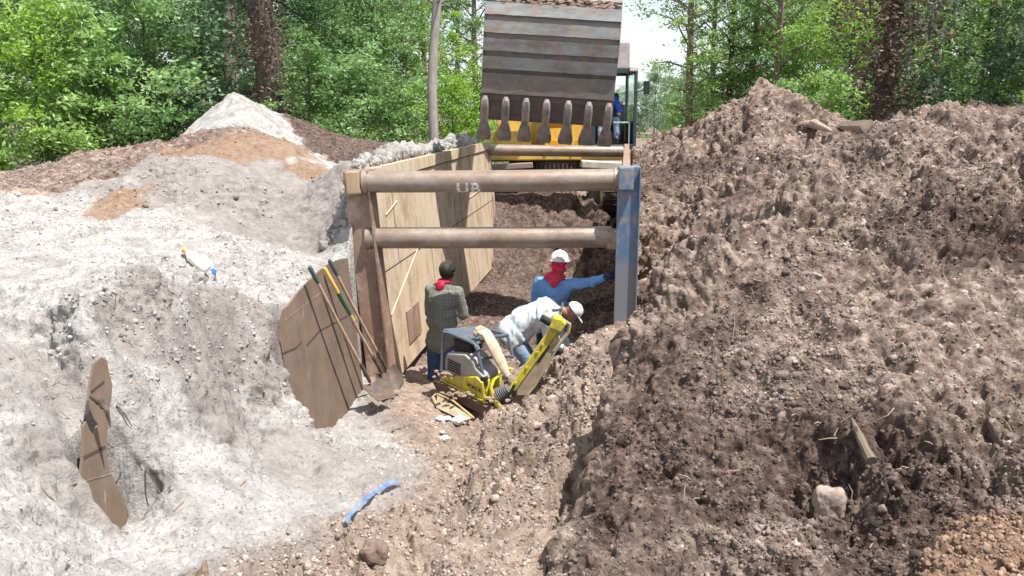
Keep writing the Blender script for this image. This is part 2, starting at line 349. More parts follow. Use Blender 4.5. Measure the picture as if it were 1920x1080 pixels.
def terrain_material():
    m = bpy.data.materials.new('earth'); m.use_nodes = True; nt = m.node_tree; N = nt.nodes; L = nt.links
    b = N['Principled BSDF']; b.inputs['Roughness'].default_value = .95; b.inputs['Specular IOR Level'].default_value = .15
    at = N.new('ShaderNodeAttribute'); at.attribute_name = 'soil'; sp = N.new('ShaderNodeSeparateColor'); L.new(at.outputs['Color'], sp.inputs[0])
    geo = N.new('ShaderNodeNewGeometry')
    def noise(sc, det=5, ro=.6):
        n = N.new('ShaderNodeTexNoise'); n.inputs['Scale'].default_value = sc; n.inputs['Detail'].default_value = det; n.inputs['Roughness'].default_value = ro
        L.new(geo.outputs['Position'], n.inputs['Vector']); return n.outputs['Fac']
    def ramp(f, st_):
        r = N.new('ShaderNodeValToRGB'); e = r.color_ramp.elements
        while len(e) < len(st_): e.new(.5)
        for i, (a, c) in enumerate(st_): e[i].position = a; e[i].color = (*c, 1)
        L.new(f, r.inputs[0]); return r.outputs[0]
    def mix(f, a, c):
        x = N.new('ShaderNodeMix'); x.data_type = 'RGBA'; L.new(f, x.inputs[0]); L.new(a, x.inputs[6]); L.new(c, x.inputs[7]); return x.outputs[2]
    dry = ramp(noise(9, 7, .75), [(.36, (.075, .050, .040)), (.5, (.19, .138, .11)), (.63, (.37, .29, .24))])
    wet_shade_c = ramp(noise(14, 6, .7), [(.36, (.038, .025, .020)), (.5, (.092, .062, .050)), (.66, (.21, .155, .128))])  # moist soil; also colours the shade painted along the near mound's ridge
    sandc = ramp(noise(3.1, 8, .78), [(.30, (.19, .172, .158)), (.47, (.335, .315, .297)), (.62, (.44, .418, .395))])
    spk = ramp(noise(46, 3, .6), [(.34, (.22, .2, .19)), (.43, (1, 1, 1))])
    sm = N.new('ShaderNodeMix'); sm.data_type = 'RGBA'; sm.blend_type = 'MULTIPLY'; sm.inputs[0].default_value = .6
    L.new(sandc, sm.inputs[6]); L.new(spk, sm.inputs[7])
    clayc = ramp(noise(11, 6, .7), [(.35, (.155, .095, .062)), (.6, (.29, .18, .11))])
    wsand = ramp(noise(6, 7, .75), [(.32, (.14, .118, .105)), (.5, (.225, .195, .178)), (.66, (.31, .275, .255))])
    dryer = ramp(noise(10, 7, .75), [(.34, (.20, .145, .11)), (.5, (.31, .235, .185)), (.64, (.42, .335, .275))])
    c = mix(sp.outputs[2], mix(at.outputs['Alpha'], dry, dryer), wet_shade_c); c2_ = mix(sp.outputs[2], sm.outputs[2], wsand); c = mix(sp.outputs[0], c, c2_); c = mix(sp.outputs[1], c, clayc)
    L.new(c, b.inputs['Base Color'])
    bp = N.new('ShaderNodeBump'); bp.inputs['Strength'].default_value = .9; bp.inputs['Distance'].default_value = .012
    L.new(noise(60, 6, .7), bp.inputs['Height']); b2 = N.new('ShaderNodeBump'); b2.inputs['Strength'].default_value = .8; b2.inputs['Distance'].default_value = .03; L.new(noise(24, 5, .65), b2.inputs['Height']); L.new(b2.outputs[0], bp.inputs['Normal']); L.new(bp.outputs[0], b.inputs['Normal'])
    return m
EARTH = terrain_material()
idx = np.arange(nr*nc).reshape(nr, nc)
Q = np.stack([idx[:-1,:-1], idx[:-1,1:], idx[1:,1:], idx[1:,:-1]], -1).reshape(-1, 4)
qc = Q[:,0]
cls = np.zeros(len(Q), int)                                    # 0 ground, 1 sand bank, 2 soil mound
mid = (Y[qc] < 21)
cls[mid & (s_[qc] < np.where(Y[qc] > 7.6, -.02, .35))] = 1
cls[mid & (s_[qc] > np.where(Y[qc] > 10.2, BOXW+.02, np.interp(Y[qc], [3,5,7,9,10.2], [2.2,2.3,2.95,3.25,3.15])))] = 2
for k, nm in ((0, 'ground'), (1, 'sand_bank'), (2, 'soil_mound')):
    q = Q[cls == k]; u, inv = np.unique(q, return_inverse=True); inv = inv.reshape(q.shape)
    me = bpy.data.meshes.new(nm); me.vertices.add(len(u)); me.vertices.foreach_set('co', G2[u].astype(np.float32).ravel())
    me.loops.add(inv.size); me.loops.foreach_set('vertex_index', inv.astype(np.int32).ravel())
    me.polygons.add(len(q)); me.polygons.foreach_set('loop_start', np.arange(0, inv.size, 4, dtype=np.int32)); me.polygons.foreach_set('loop_total', np.full(len(q), 4, np.int32))
    me.update(calc_edges=True)
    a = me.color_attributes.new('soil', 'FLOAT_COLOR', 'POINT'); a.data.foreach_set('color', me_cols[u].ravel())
    me.polygons.foreach_set('use_smooth', [True]*len(q)); me.materials.append(EARTH)
    o = bpy.data.objects.new(nm, me); COL.objects.link(o); o['kind'] = 'structure'

# ------------------------------------------------------------------ loose clods lying on the soil, crumbs on the sand
def icos(sub):  # (blender counts the plain icosahedron as one subdivision)
    bm = bmesh.new(); bmesh.ops.create_icosphere(bm, subdivisions=sub, radius=1)
    v = np.array([q.co[:] for q in bm.verts]); f = np.array([[q.index for q in fc.verts] for fc in bm.faces]); bm.free(); return v, f
IV, IF = icos(2); IV1, IF1 = icos(1)
def scatter(name, n, pick, size, mt, soilcol, sub=2, seed=1, embed=.25):
    """n lumps on terrain vertices chosen by pick (weights); every lump its own shape"""
    g = np.random.default_rng(seed); v0, f0 = (IV, IF) if sub == 2 else (IV1, IF1)
    w = pick/pick.sum(); ids = g.choice(len(w), n, replace=False, p=w)
    c = G2[ids]; sz = size(g, n, Y[ids]); nv = len(v0)
    shapes = []
    for k in range(14):
        q = v0*g.uniform(.7, 1.3, 3); q = q*(1 + .42*vnoise(v0*1.0+k*7, 1.7, k)[:,None] + .34*vnoise(v0+k*3, 3.1, k+30)[:,None]); shapes.append(q)
    shapes = np.array(shapes)[g.integers(0, 14, n)]
    a = g.uniform(0, 6.28, n); b = g.uniform(-.9, .9, n); ca, sa, cb, sb = np.cos(a), np.sin(a), np.cos(b), np.sin(b)
    x, y, z = shapes[:,:,0], shapes[:,:,1], shapes[:,:,2]
    y, z = y*cb[:,None]-z*sb[:,None], y*sb[:,None]+z*cb[:,None]; x, y = x*ca[:,None]-y*sa[:,None], x*sa[:,None]+y*ca[:,None]
    V = np.stack([x, y, z], 2)*sz[:,None,None] + c[:,None] + (NN[ids]*(sz*embed)[:,None])[:,None]
    Fc = (f0[None] + (np.arange(n)*nv)[:,None,None]).reshape(-1, 3)
    me = bpy.data.meshes.new(name); me.vertices.add(n*nv); me.vertices.foreach_set('co', V.astype(np.float32).ravel())
    me.loops.add(Fc.size); me.loops.foreach_set('vertex_index', Fc.astype(np.int32).ravel()); me.polygons.add(len(Fc))
    me.polygons.foreach_set('loop_start', np.arange(0, Fc.size, 3, dtype=np.int32)); me.polygons.foreach_set('loop_total', np.full(len(Fc), 3, np.int32)); me.update(calc_edges=True)
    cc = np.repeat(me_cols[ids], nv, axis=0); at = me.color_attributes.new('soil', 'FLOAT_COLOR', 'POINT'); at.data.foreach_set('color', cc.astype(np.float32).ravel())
    me.materials.append(mt)
    o = bpy.data.objects.new(name, me); COL.objects.link(o); o['kind'] = 'stuff'; return o
inv = (np.abs(X/Y) < .85)*(Y > 3.0)*(Y < 22)
patch = sstep(-.25, .35, fbm(p, 1.1, 3, 131))
vert = np.abs(NN[:,2]) > .25
CLOD = EARTH.copy(); CLOD.name = 'clod'; _n = CLOD.node_tree; _pb = _n.nodes['Principled BSDF']; _src = _pb.inputs['Base Color'].links[0].from_socket
_g = _n.nodes.new('ShaderNodeNewGeometry'); _mr = _n.nodes.new('ShaderNodeMapRange'); _mr.inputs[3].default_value = .75; _mr.inputs[4].default_value = 1.9; _n.links.new(_g.outputs['Random Per Island'], _mr.inputs[0])
_hs = _n.nodes.new('ShaderNodeHueSaturation'); _hs.inputs['Saturation'].default_value = .85; _n.links.new(_mr.outputs[0], _hs.inputs['Value']); _n.links.new(_src, _hs.inputs['Color']); _n.links.new(_hs.outputs[0], _pb.inputs['Base Color'])
scatter('soil_crumbs', 95000, inv*brown*vert*(.3+patch)*(1-.5*floor_), lambda g, n, y: g.lognormal(-4.95, .4, n).clip(.004, .018)*(.72+.055*y), CLOD, None, 1, 3, .05)
scatter('soil_clods', 3200, inv*brown*vert*(.15+patch)*(1-.6*floor_), lambda g, n, y: g.lognormal(-4.2, .35, n).clip(.010, .03)*(.75+.05*y), CLOD, None, 2, 8, -.1)
scatter('large_clods', 160, inv*brown*vert*(.1+patch)*(1-.7*floor_)*(Y > 5), lambda g, n, y: g.lognormal(-3.2, .3, n).clip(.03, .07), CLOD, None, 2, 4, -.4)
scatter('sand_crumbs', 7000, inv*sand*vert*(.04+rough), lambda g, n, y: g.lognormal(-5.0, .5, n).clip(.003, .022)*(.7+.06*y), CLOD, None, 1, 5, .0)
edgew = np.exp(-((s_+.26)/.16)**2)*(Y > 10.5)*(Y < 20)*inv
scatter('sand_lumps', 2200, edgew+1e-12, lambda g, n, y: g.lognormal(-3.5, .5, n).clip(.012, .085), EARTH, None, 2, 6, .1)

_dep = G2[:,1]*CP - (G2[:,2]-CAMZ)*SP; _px = 960+F*G2[:,0]/_dep; _py = 540-F*(G2[:,1]*SP+(G2[:,2]-CAMZ)*CP)/_dep
def onz(px, py, h=0):
    """the visible soil at a point of the view"""
    for tol in (4, 8, 16, 32, 64):
        k = np.where((np.abs(_px-px) < tol) & (np.abs(_py-py) < tol) & (_dep > 0))[0]
        if len(k): break
    k = k[np.argmin(G2[k, 1])]; return Vector((G2[k, 0], G2[k, 1], G2[k, 2]+h))
# ------------------------------------------------------------------ trench box
ZT = CAMZ - .71; LEAN = .085
D3 = Vector((.1278, .9918, 0)); N3 = Vector((.9918, -.1278, 0)); A3 = Vector((-1.77, 10.5, ZT)); UP = Vector((0, 0, 1))
NP = (N3 + UP*LEAN).normalized(); DOWN = (N3*LEAN - UP).normalized()     # face normal of the leaning left panel, and down along it
def PL(px, py, off=0):
    d = Vector(ray(px, py)); o = Vector((0, 0, CAMZ)); k = ((A3+NP*off)-o).dot(NP)/d.dot(NP); return o+d*k
def onp(t, dn, off=0): return A3 + D3*t + DOWN*dn + NP*off
def paint(name, col, rust, amt=.5, sc=(3, 3, .7), rough=.6, dirt=None, bump=.25, streak=None):
    m = mat(name, col, rough=rough, spec=.35); nt = m.node_tree; N = nt.nodes; L = nt.links; b = N['Principled BSDF']
    g = N.new('ShaderNodeNewGeometry'); mp = N.new('ShaderNodeMapping'); mp.inputs['Scale'].default_value = sc; L.new(g.outputs['Position'], mp.inputs[0])
    n = N.new('ShaderNodeTexNoise'); n.inputs['Scale'].default_value = 2.2; n.inputs['Detail'].default_value = 9; n.inputs['Roughness'].default_value = .72; L.new(mp.outputs[0], n.inputs[0])
    cr = N.new('ShaderNodeValToRGB'); e = cr.color_ramp.elements; e[0].position = amt-.1; e[1].position = amt+.12; e[0].color = (*col, 1); e[1].color = (*rust, 1); L.new(n.outputs[0], cr.inputs[0])
    out = cr.outputs[0]
    if dirt:
        n2 = N.new('ShaderNodeTexNoise'); n2.inputs['Scale'].default_value = 5; n2.inputs['Detail'].default_value = 8; n2.inputs['Roughness'].default_value = .75; L.new(g.outputs['Position'], n2.inputs[0])
        c2 = N.new('ShaderNodeValToRGB'); c2.color_ramp.elements[0].position = .5; c2.color_ramp.elements[1].position = .62; L.new(n2.outputs[0], c2.inputs[0])
        mx = N.new('ShaderNodeMix'); mx.data_type = 'RGBA'; L.new(c2.outputs[0], mx.inputs[0]); L.new(out, mx.inputs[6]); mx.inputs[7].default_value = (*dirt, 1); out = mx.outputs[2]
    L.new(out, b.inputs['Base Color'])
    n3 = N.new('ShaderNodeTexNoise'); n3.inputs['Scale'].default_value = 35; n3.inputs['Detail'].default_value = 5; L.new(g.outputs['Position'], n3.inputs[0])
    bp = N.new('ShaderNodeBump'); bp.inputs['Strength'].default_value = bump; bp.inputs['Distance'].default_value = .006; L.new(n3.outputs[0], bp.inputs['Height']); L.new(bp.outputs[0], b.inputs['Normal'])
    return m
def mud_up(m, z1, z0, col):
    """mud splashed on the foot of a post: more of it lower down"""
    nt = m.node_tree; N = nt.nodes; L = nt.links; b = N['Principled BSDF']; src = b.inputs['Base Color'].links[0].from_socket
    g = N.new('ShaderNodeNewGeometry'); sp = N.new('ShaderNodeSeparateXYZ'); L.new(g.outputs['Position'], sp.inputs[0])
    n = N.new('ShaderNodeTexNoise'); n.inputs['Scale'].default_value = 4; n.inputs['Detail'].default_value = 8; n.inputs['Roughness'].default_value = .7; L.new(g.outputs['Position'], n.inputs[0])
    mr = N.new('ShaderNodeMapRange'); mr.inputs[1].default_value = z1; mr.inputs[2].default_value = z0; mr.inputs[3].default_value = -.3; mr.inputs[4].default_value = .55; L.new(sp.outputs[2], mr.inputs[0])
    ad = N.new('ShaderNodeMath'); ad.operation = 'ADD'; L.new(mr.outputs[0], ad.inputs[0]); L.new(n.outputs[0], ad.inputs[1])
    r = N.new('ShaderNodeValToRGB'); r.color_ramp.elements[0].position = .45; r.color_ramp.elements[1].position = .7; L.new(ad.outputs[0], r.inputs[0])
    mx = N.new('ShaderNodeMix'); mx.data_type = 'RGBA'; L.new(r.outputs[0], mx.inputs[0]); L.new(src, mx.inputs[6]); mx.inputs[7].default_value = (*col, 1); L.new(mx.outputs[2], b.inputs['Base Color'])
M_PANEL = paint('weathered_panel', (.56, .435, .30), (.30, .205, .135), .54, (1.3, 1.3, .5), .8, (.52, .44, .35))
M_PANEL2 = paint('brown_panel', (.15, .108, .08), (.22, .145, .10), .54, (1.2, 1.2, .9), .8, (.18, .14, .11))
M_RUST = paint('rusty_steel', (.30, .19, .135), (.20, .13, .10), .5, (2, 2, 1), .7, (.36, .27, .21))
M_PIPE = paint('rusty_pipe', (.21, .15, .115), (.34, .28, .235), .5, (1.0, 2, 2), .42, (.27, .19, .135))
M_PIPE.node_tree.nodes['Principled BSDF'].inputs['Metallic'].default_value = .25
M_BLUE = paint('blue_paint', (.09, .145, .25), (.22, .22, .23), .52, (3, 3, .8), .5, (.26, .225, .19))
mud_up(M_BLUE, CAMZ-1.1, CAMZ-2.5, (.185, .19, .205))
M_BLUED = paint('blue_paint_muddy', (.20, .24, .30), (.30, .26, .22), .44, (3, 3, .9), .6, (.30, .25, .20))
M_SEAM = mat('seam', (.07, .05, .04), .9)
M_WELD = mat('weld', (.50, .42, .33), .8)
M_WHITE = mat('white_marking', (.80, .78, .74), .8, col2=(.5, .42, .36), vscale=18, c2amt=.64)
M_DARKM = mat('dark_steel', (.03, .03, .035), .5, .4)

box = empty('trench_box', A3, 'steel trench box with one blue post and pale panel joined by rusty pipes', 'trench box')
bpy.context.view_layer.update()
PARTS = []
def bp_(o): world_part(o, box); return o
# left panel: skin with a top rail, seams, far-end hole plate
mb = MB()
L0, L1 = 0.05, 9.55
def slab(mb, t0, t1, d0, d1, o0, o1, m=0):
    V = [onp(t, d, o) for t in (t0, t1) for d in (d0, d1) for o in (o0, o1)]
    mb.add(V, [(0,1,3,2),(4,6,7,5),(0,4,5,1),(2,3,7,6),(0,2,6,4),(1,5,7,3)], m)
slab(mb, L0, L1, .0, 2.72, -.14, 0)
slab(mb, L0, L1, .0, .17, .003, .03)                       # top rail
slab(mb, L0, L1, .178, .19, .0, .004, 1)
for d_ in (1.30,):
    slab(mb, .3, L1-.02, d_, d_+.012, 0, .004, 1)
for t_, d0, d1 in ((1.15, .19, 1.3), (3.1, 1.31, 2.7), (5.2, .19, 2.7)): slab(mb, t_, t_+.012, d0, d1, 0, .0035, 1)
for a, b, c, d in ((.75, .62, 1.35, .50), (6.6, .98, 9.2, .92), (.2, 1.98, 2.3, 1.25)):
    q0, q1 = onp(a, b, .008), onp(c, d, .008); mb.tube([q0, q1], .009, 6, 2)
slab(mb, 1.2, 1.9, 2.0, 2.45, .0045, .02, 3)
bp_(mb.build('side_panel', [M_PANEL, M_SEAM, M_WELD, M_RUST], None))
# right panel (seen edge on)
mb = MB(); RB = A3 + N3*BOXW - D3*.15; 
def rp(t, z, o): return Vector((RB.x, RB.y, 0)) + D3*t + N3*o + UP*z
def rslab(mb, t0, t1, z0, z1, o0, o1, m=0):
    V = [rp(t, z, o) for t in (t0, t1) for z in (z0, z1) for o in (o0, o1)]
    mb.add(V, [(0,1,3,2),(4,6,7,5),(0,4,5,1),(2,3,7,6),(0,2,6,4),(1,5,7,3)], m)
rslab(mb, .3, 9.6, ZT-2.75, ZT-.03, -.05, .05)
bp_(mb.build('side_panel', [M_RUST], None))
# near left post: a flat-fronted box column with a bracket, pin and inner flange
def column(front, topz, w, dep, length, lean, mats, nm='post', brk=True, flip=1):
    m = MB(); M = Matrix((N3, D3, UP)).transposed()
    dn = (N3*lean - UP).normalized(); c = Vector(front) + dn*length/2 + D3*dep/2
    Ml = Matrix((Vector(N3 + UP*lean).normalized(), D3, -dn)).transposed()
    m.box(c, (w, dep, length), Ml, 0, .012)
    return m, Ml, dn
pl = P(665, 319, 10.42)
m, Ml, dn = column(pl, 0, .30, .20, 3.1, LEAN, None)
m.box(pl + dn*1.5 + N3*.165 + D3*.05, (.028, .26, 3.0), Ml, 1, .004)
bp_(m.build('post', [M_RUST, M_RUST])); 
m = MB(); m.box(pl + dn*.14 + N3*.0 - D3*.075, (.17, .145, .27), Ml, 0, .02); bp_(m.build('bracket', [paint('bracket_paint', (.42, .30, .18), (.25, .18, .14), .5)]))
pr = P(1180, 312, 10.12)
m, Mr, dr = column(pr, 0, .255, .2, 2.6, -.005, None)
m.box(pr + dr*1.3 + N3*.128 - D3*.03, (.016, .06, 2.58), Mr, 0, .004)
# blue above, muddy grey towards the buried foot: two lengths of one post
bp_(m.build('post', [M_BLUE]))
m = MB(); m.box(pr + dr*.135 - N3*.03 - D3*.075, (.17, .145, .26), Mr, 0, .02); bp_(m.build('bracket', [M_BLUE]))
m = MB(); m.box(P(1151, 448, 10.25), (.16, .13, .24), Mr, 0, .02)
m.ball(P(1154, 434, 10.17), .012, 1); bp_(m.build('bracket', [M_RUST, M_WELD]))
# far posts
for px, py, w in ((907, 268, .22), (1175, 283, .2)):
    q = P(px, py, 19.9); m, Mf, df = column(q, 0, w, .2, 2.7, LEAN if px < 1000 else 0, None)
    if px < 1000: m.box(q+df*.45 - D3*.02 - N3*.04, (.1, .05, .3), Mf, 1, .01)
    bp_(m.build('post', [M_PANEL if px < 1000 else M_RUST, M_DARKM]))
# spreader pipes
def pipe(a, b, r, rings=()):
    m = MB(); a = Vector(a); b = Vector(b); n = 24
    pts = [a.lerp(b, i/40) + Vector((0, 0, -.004*math.sin(math.pi*i/40))) for i in range(41)]
    m.tube(pts, r, n)
    for k in rings: q = a.lerp(b, k); m.tube([q-(b-a).normalized()*.03, q+(b-a).normalized()*.03], r+.014, n)
    return m
R1 = .128
pa, pb = P(684, 341, 10.40), P(1158, 337, 10.22)
up = bp_(pipe(pa, pb, R1, (.004, .995)).build('spreader_pipe', M_PIPE, smooth=True))
pc, pd = P(690, 446, 10.45), P(1146, 444, 10.3)
bp_(pipe(pc, pd, R1, (.006,)).build('spreader_pipe', M_PIPE, smooth=True))
pe, pf = P(915, 281, 19.95), P(1168, 284, 19.9)
bp_(pipe(pe, pf, .125).build('spreader_pipe', M_PIPE, smooth=True))
# stencilled letters on the upper pipe, wrapped round it
def letters(txt, size, fn, name, material, parent, shear=0, cut=None):
    cu = bpy.data.curves.new(name, 'FONT'); cu.body = txt; cu.size = size; cu.offset = .006*size/.2; cu.space_character = 1.15
    o = bpy.data.objects.new(name, cu); COL.objects.link(o); bpy.context.view_layer.update()
    me = bpy.data.meshes.new_from_object(o.evaluated_get(bpy.context.evaluated_depsgraph_get())); bpy.data.objects.remove(o)
    bm = bmesh.new(); bm.from_mesh(me); bmesh.ops.triangulate(bm, faces=bm.faces)
    bmesh.ops.subdivide_edges(bm, edges=[e for e in bm.edges if e.calc_length() > size*.08], cuts=3)
    bm.to_mesh(me); bm.free()
    for v in me.vertices: v.co = fn(v.co.x, v.co.y)
    me.materials.clear(); me.materials.append(material)
    return bpy.data.objects.new(name, me)
ax = (pb-pa).normalized(); fw = Vector((0, -1, 0)); fw = (fw-ax*fw.dot(ax)).normalized(); ud = ax.cross(fw)*-1
if ud.z < 0: ud = -ud
x0 = P(857, 341, 10.3); k0 = (x0-pa).dot(ax)
def wrap(x, y):
    th = -.62 + (y-.075)/R1*1.0; r = R1+.003
    return pa + ax*(k0+x) + fw*(math.cos(th)*r) + ud*(math.sin(th)*r) + Vector((0, 0, -.002))
t = letters('UB', .205, wrap, 'painted_letters', M_WHITE, None); link(t); t.parent = up

# second box's panel, half buried in the sand nearer the camera
topl = [PL(*q, -.05) for q in ((652,484),(638,486),(618,494),(600,507),(578,528),(556,552),(540,574),(530,581),(524,600),(526,640),(533,680),(530,720),(531,770))]
m = MB(); n = len(topl); V = []
for off in (0, -.02):
    V += [q + NP*off for q in topl] + [q + NP*off + DOWN*(2.3 if q.y > 7 else 1.7) for q in topl]
Fc = []
for i in range(n-1):
    Fc += [(i, i+1, n+i+1, n+i), (2*n+i, 3*n+i, 3*n+i+1, 2*n+i+1), (i, 2*n+i, 2*n+i+1, i+1)]
Fc += [(0, n, 3*n, 2*n)]
m.add(V, Fc, 0)
SEAMS = []
def sl(p0, p1, w, mi, off=-.047):
    a, b = PL(*p0, off), PL(*p1, off); d = (b-a).normalized(); s_ = d.cross(NP).normalized()*w/2
    V = [a-s_, a+s_, b+s_, b-s_]; V += [q-NP*.004 for q in V]
    m.add(V, [(0,1,2,3),(4,7,6,5),(0,4,5,1),(1,5,6,2),(2,6,7,3),(3,7,4,0)], mi)
for a, b, w in (((530,663),(556,652),.018),((556,652),(566,640),.014),((575,648),(600,620),.02),((600,620),(652,592),.014),((567,560),(573,640),.006),((573,640),(590,790),.009),((535,600),(640,520),.006)):
    sl(a, b, w, 1 if w > .01 else 2)
pn = m.build('buried_panel', [M_PANEL2, M_SEAM, M_RUST])
tag(pn, 'brown steel shoring panel half buried in grey sand left of the trench box', 'shoring panel')
m = MB()
ol = [(176,682),(190,671),(200,675),(205,700),(211,722),(209,745),(203,775),(202,800),(200,850),(206,885),(225,920),(242,962),(233,985),(216,1020),(150,1030),(140,960),(150,900),(155,860),(157,800),(162,790),(168,806),(175,815),(181,806),(184,796),(176,785),(170,770),(166,750),(170,715)]
pp = [PL(*q, -.05) for q in ol]; nn_ = len(pp)
m.add(pp+[q-NP*.015 for q in pp], [tuple(range(nn_)), tuple(range(nn_, 2*nn_))[::-1]]+[(i, (i+1) % nn_, nn_+(i+1) % nn_, nn_+i) for i in range(nn_)], 0)
for a, b, w in (((171,735),(196,715),.014),((158,858),(198,838),.018),((197,920),(200,1000),.008),((150,905),(240,880),.006)):
    sl(a, b, w, 1 if w > .01 else 2)
pn = m.build('buried_panel', [M_PANEL2, M_SEAM, M_RUST])
tag(pn, 'narrow jagged strip of brown panel exposed in the sand at lower left', 'shoring panel')

# ------------------------------------------------------------------ shovels leaning on the buried panel
M_WOOD = mat('ash_wood', (.50, .36, .25), .7, col2=(.36, .24, .16), vscale=9, bump=.1)
M_GREEN = mat('green_paint', (.03, .10, .06), .5); M_YEL = mat('yellow_handle', (.62, .42, .10), .5)
M_STEELG = mat('shovel_steel', (.085, .07, .06), .7, .2, col2=(.16, .11, .08), vscale=14)
M_GRIP = mat('grip_rubber', (.07, .10, .09), .7)
def shovel(top, foot, label, style, group='shovels leaning on the buried panel'):
    top = Vector(top); foot = Vector(foot); ax = (foot-top).normalized(); L_ = (foot-top).length
    root = empty('shovel', foot, label, 'shovel', group); bpy.context.view_layer.update()
    h = top + ax*0; k = lambda f: top.lerp(foot, f)
    bend = lambda f: k(f) + Vector((0, 0, -.012*math.sin(math.pi*f)))
    m = MB(); m.tube([bend(.06+.78*i/12) for i in range(13)], [.0165]*10+[.018]*3, 10); world_part(m.build('handle', M_WOOD, smooth=True), root)
    if style == 'grip':
        m = MB(); m.tube([k(0), k(.015), k(.10), k(.13)], [.015, .024, .022, .018], 10); world_part(m.build('grip', M_GRIP, smooth=True), root)
    else:
        m = MB(); m.tube([k(0), k(.01), k(.27)], [.012, .021, .021], 10); world_part(m.build('grip', M_YEL, smooth=True), root)
        m = MB(); m.tube([k(.22), k(.42)], .0225, 10); world_part(m.build('sleeve', M_GREEN, smooth=True), root)
        m = MB(); m.tube([k(.42), k(.48)], .0215, 10); world_part(m.build('sleeve', M_YEL, smooth=True), root)
    m = MB(); m.tube([k(.80), k(.84), k(1.0)], [.017, .023, .02], 10); world_part(m.build('socket', M_STEELG, smooth=True), root)
    return root, ax
def blade(root, foot, ax, side, L_, W, pointed, roll=0):
    """dished plate: ax = down the blade, side = across"""
    ax = ax.normalized(); side = (side-ax*side.dot(ax)).normalized(); nn = ax.cross(side)
    m = MB(); nu, nv = 9, 10; V = []; Fc = []
    for th in (0, .005):
        for j in range(nv):
            f = j/(nv-1)
            w = W*(1 if not pointed else (1 if f < .45 else math.sqrt(max(0, 1-((f-.45)/.55)**2))*.98+.02))*(.93+.07*math.sin(f*3))
            for i in range(nu):
                u = i/(nu-1)*2-1
                V.append(Vector(foot) + ax*(L_*f) + side*(u*w/2) + nn*(.045*(u*u-1)*(1-.5*f) + .03*f*f + th + (.012 if j == 0 else 0)))
    q = nu*nv
    for j in range(nv-1):
        for i in range(nu-1):
            a = j*nu+i; Fc += [(a, a+1, a+nu+1, a+nu), (q+a, q+a+nu, q+a+nu+1, q+a+1)]
    for i in range(nu-1): Fc += [(i, q+i, q+i+1, i+1), ((nv-1)*nu+i, (nv-1)*nu+i+1, q+(nv-1)*nu+i+1, q+(nv-1)*nu+i)]
    for j in range(nv-1): Fc += [(j*nu, (j+1)*nu, q+(j+1)*nu, q+j*nu), (j*nu+nu-1, q+j*nu+nu-1, q+(j+1)*nu+nu-1, (j+1)*nu+nu-1)]
    m.add(V, Fc); world_part(m.build('blade', M_STEELG, smooth=True), root)
t1 = PL(580, 500, .04); f1 = P(694, 716, 9.12)
r, ax = shovel(t1, f1, 'shovel with grey grip leaning nearest the camera, square blade flat on the dirt', 'grip'); blade(r, f1, P(738, 766, 8.92)-P(692, 714, 9.2), Vector((.3, .9, .35)), .30, .24, False)
t2 = PL(608, 502, .04); f2 = P(716, 699, 9.45)
r, ax = shovel(t2, f2, 'shovel with yellow and green handle, standing between the other two', 'yellow'); blade(r, f2, P(729, 752, 9.33)-P(716, 698, 9.45), Vector((.5, .8, .1)), .30, .2, False)
t3 = PL(617, 487, .04); f3 = P(724, 691, 9.7)
r, ax = shovel(t3, f3, 'shovel with dark green grip and round blade, farthest back against the post', 'grip'); blade(r, f3, P(760, 742, 9.55)-P(726, 690, 9.75), Vector((.7, .5, .4)), .31, .23, True)
# ------------------------------------------------------------------ excavator facing the trench
M_CAT = mat('yellow_paint', (.60, .40, .07), .5, col2=(.42, .28, .10), vscale=5, c2amt=.58, coat=.2)
M_BLK = mat('black_rubber', (.02, .02, .022), .6); M_CABP = mat('cab_frame_paint', (.035, .05, .06), .45)
M_GLASS = bpy.data.materials.new('tinted_glass'); M_GLASS.use_nodes = True
_b = M_GLASS.node_tree.nodes['Principled BSDF']; _b.inputs['Base Color'].default_value = (.75, .9, .85, 1); _b.inputs['Transmission Weight'].default_value = 1; _b.inputs['Roughness'].default_value = .03; _b.inputs['IOR'].default_value = 1.02; _b.inputs['Alpha'].default_value = .45
M_TRACK = mat('track_steel', (.045, .04, .038), .6, .4, col2=(.13, .09, .07), vscale=7)
M_BUCK = paint('bucket_steel', (.12, .11, .105), (.19, .155, .13), .52, (1, 3, 3), .42, (.20, .145, .11), .35)
M_BWEAR = paint('wear_strip', (.27, .28, .28), (.17, .15, .135), .53, (.8, 3, 3), .42, (.28, .20, .145), .35)
M_TOOTH = paint('tooth_steel', (.23, .20, .18), (.12, .10, .09), .5, (3, 3, 3), .6, (.26, .19, .15), .5)
M_MUD = mat('caked_mud', (.22, .15, .11), .95, bump=.8, bscale=40, col2=(.33, .24, .17), vscale=12)
EX = Vector((1.12, 22.6, .12))
exc = empty('excavator', EX, 'yellow tracked excavator facing the trench with its toothed bucket raised', 'excavator'); bpy.context.view_layer.update()
def ep(o): return world_part(o, exc)
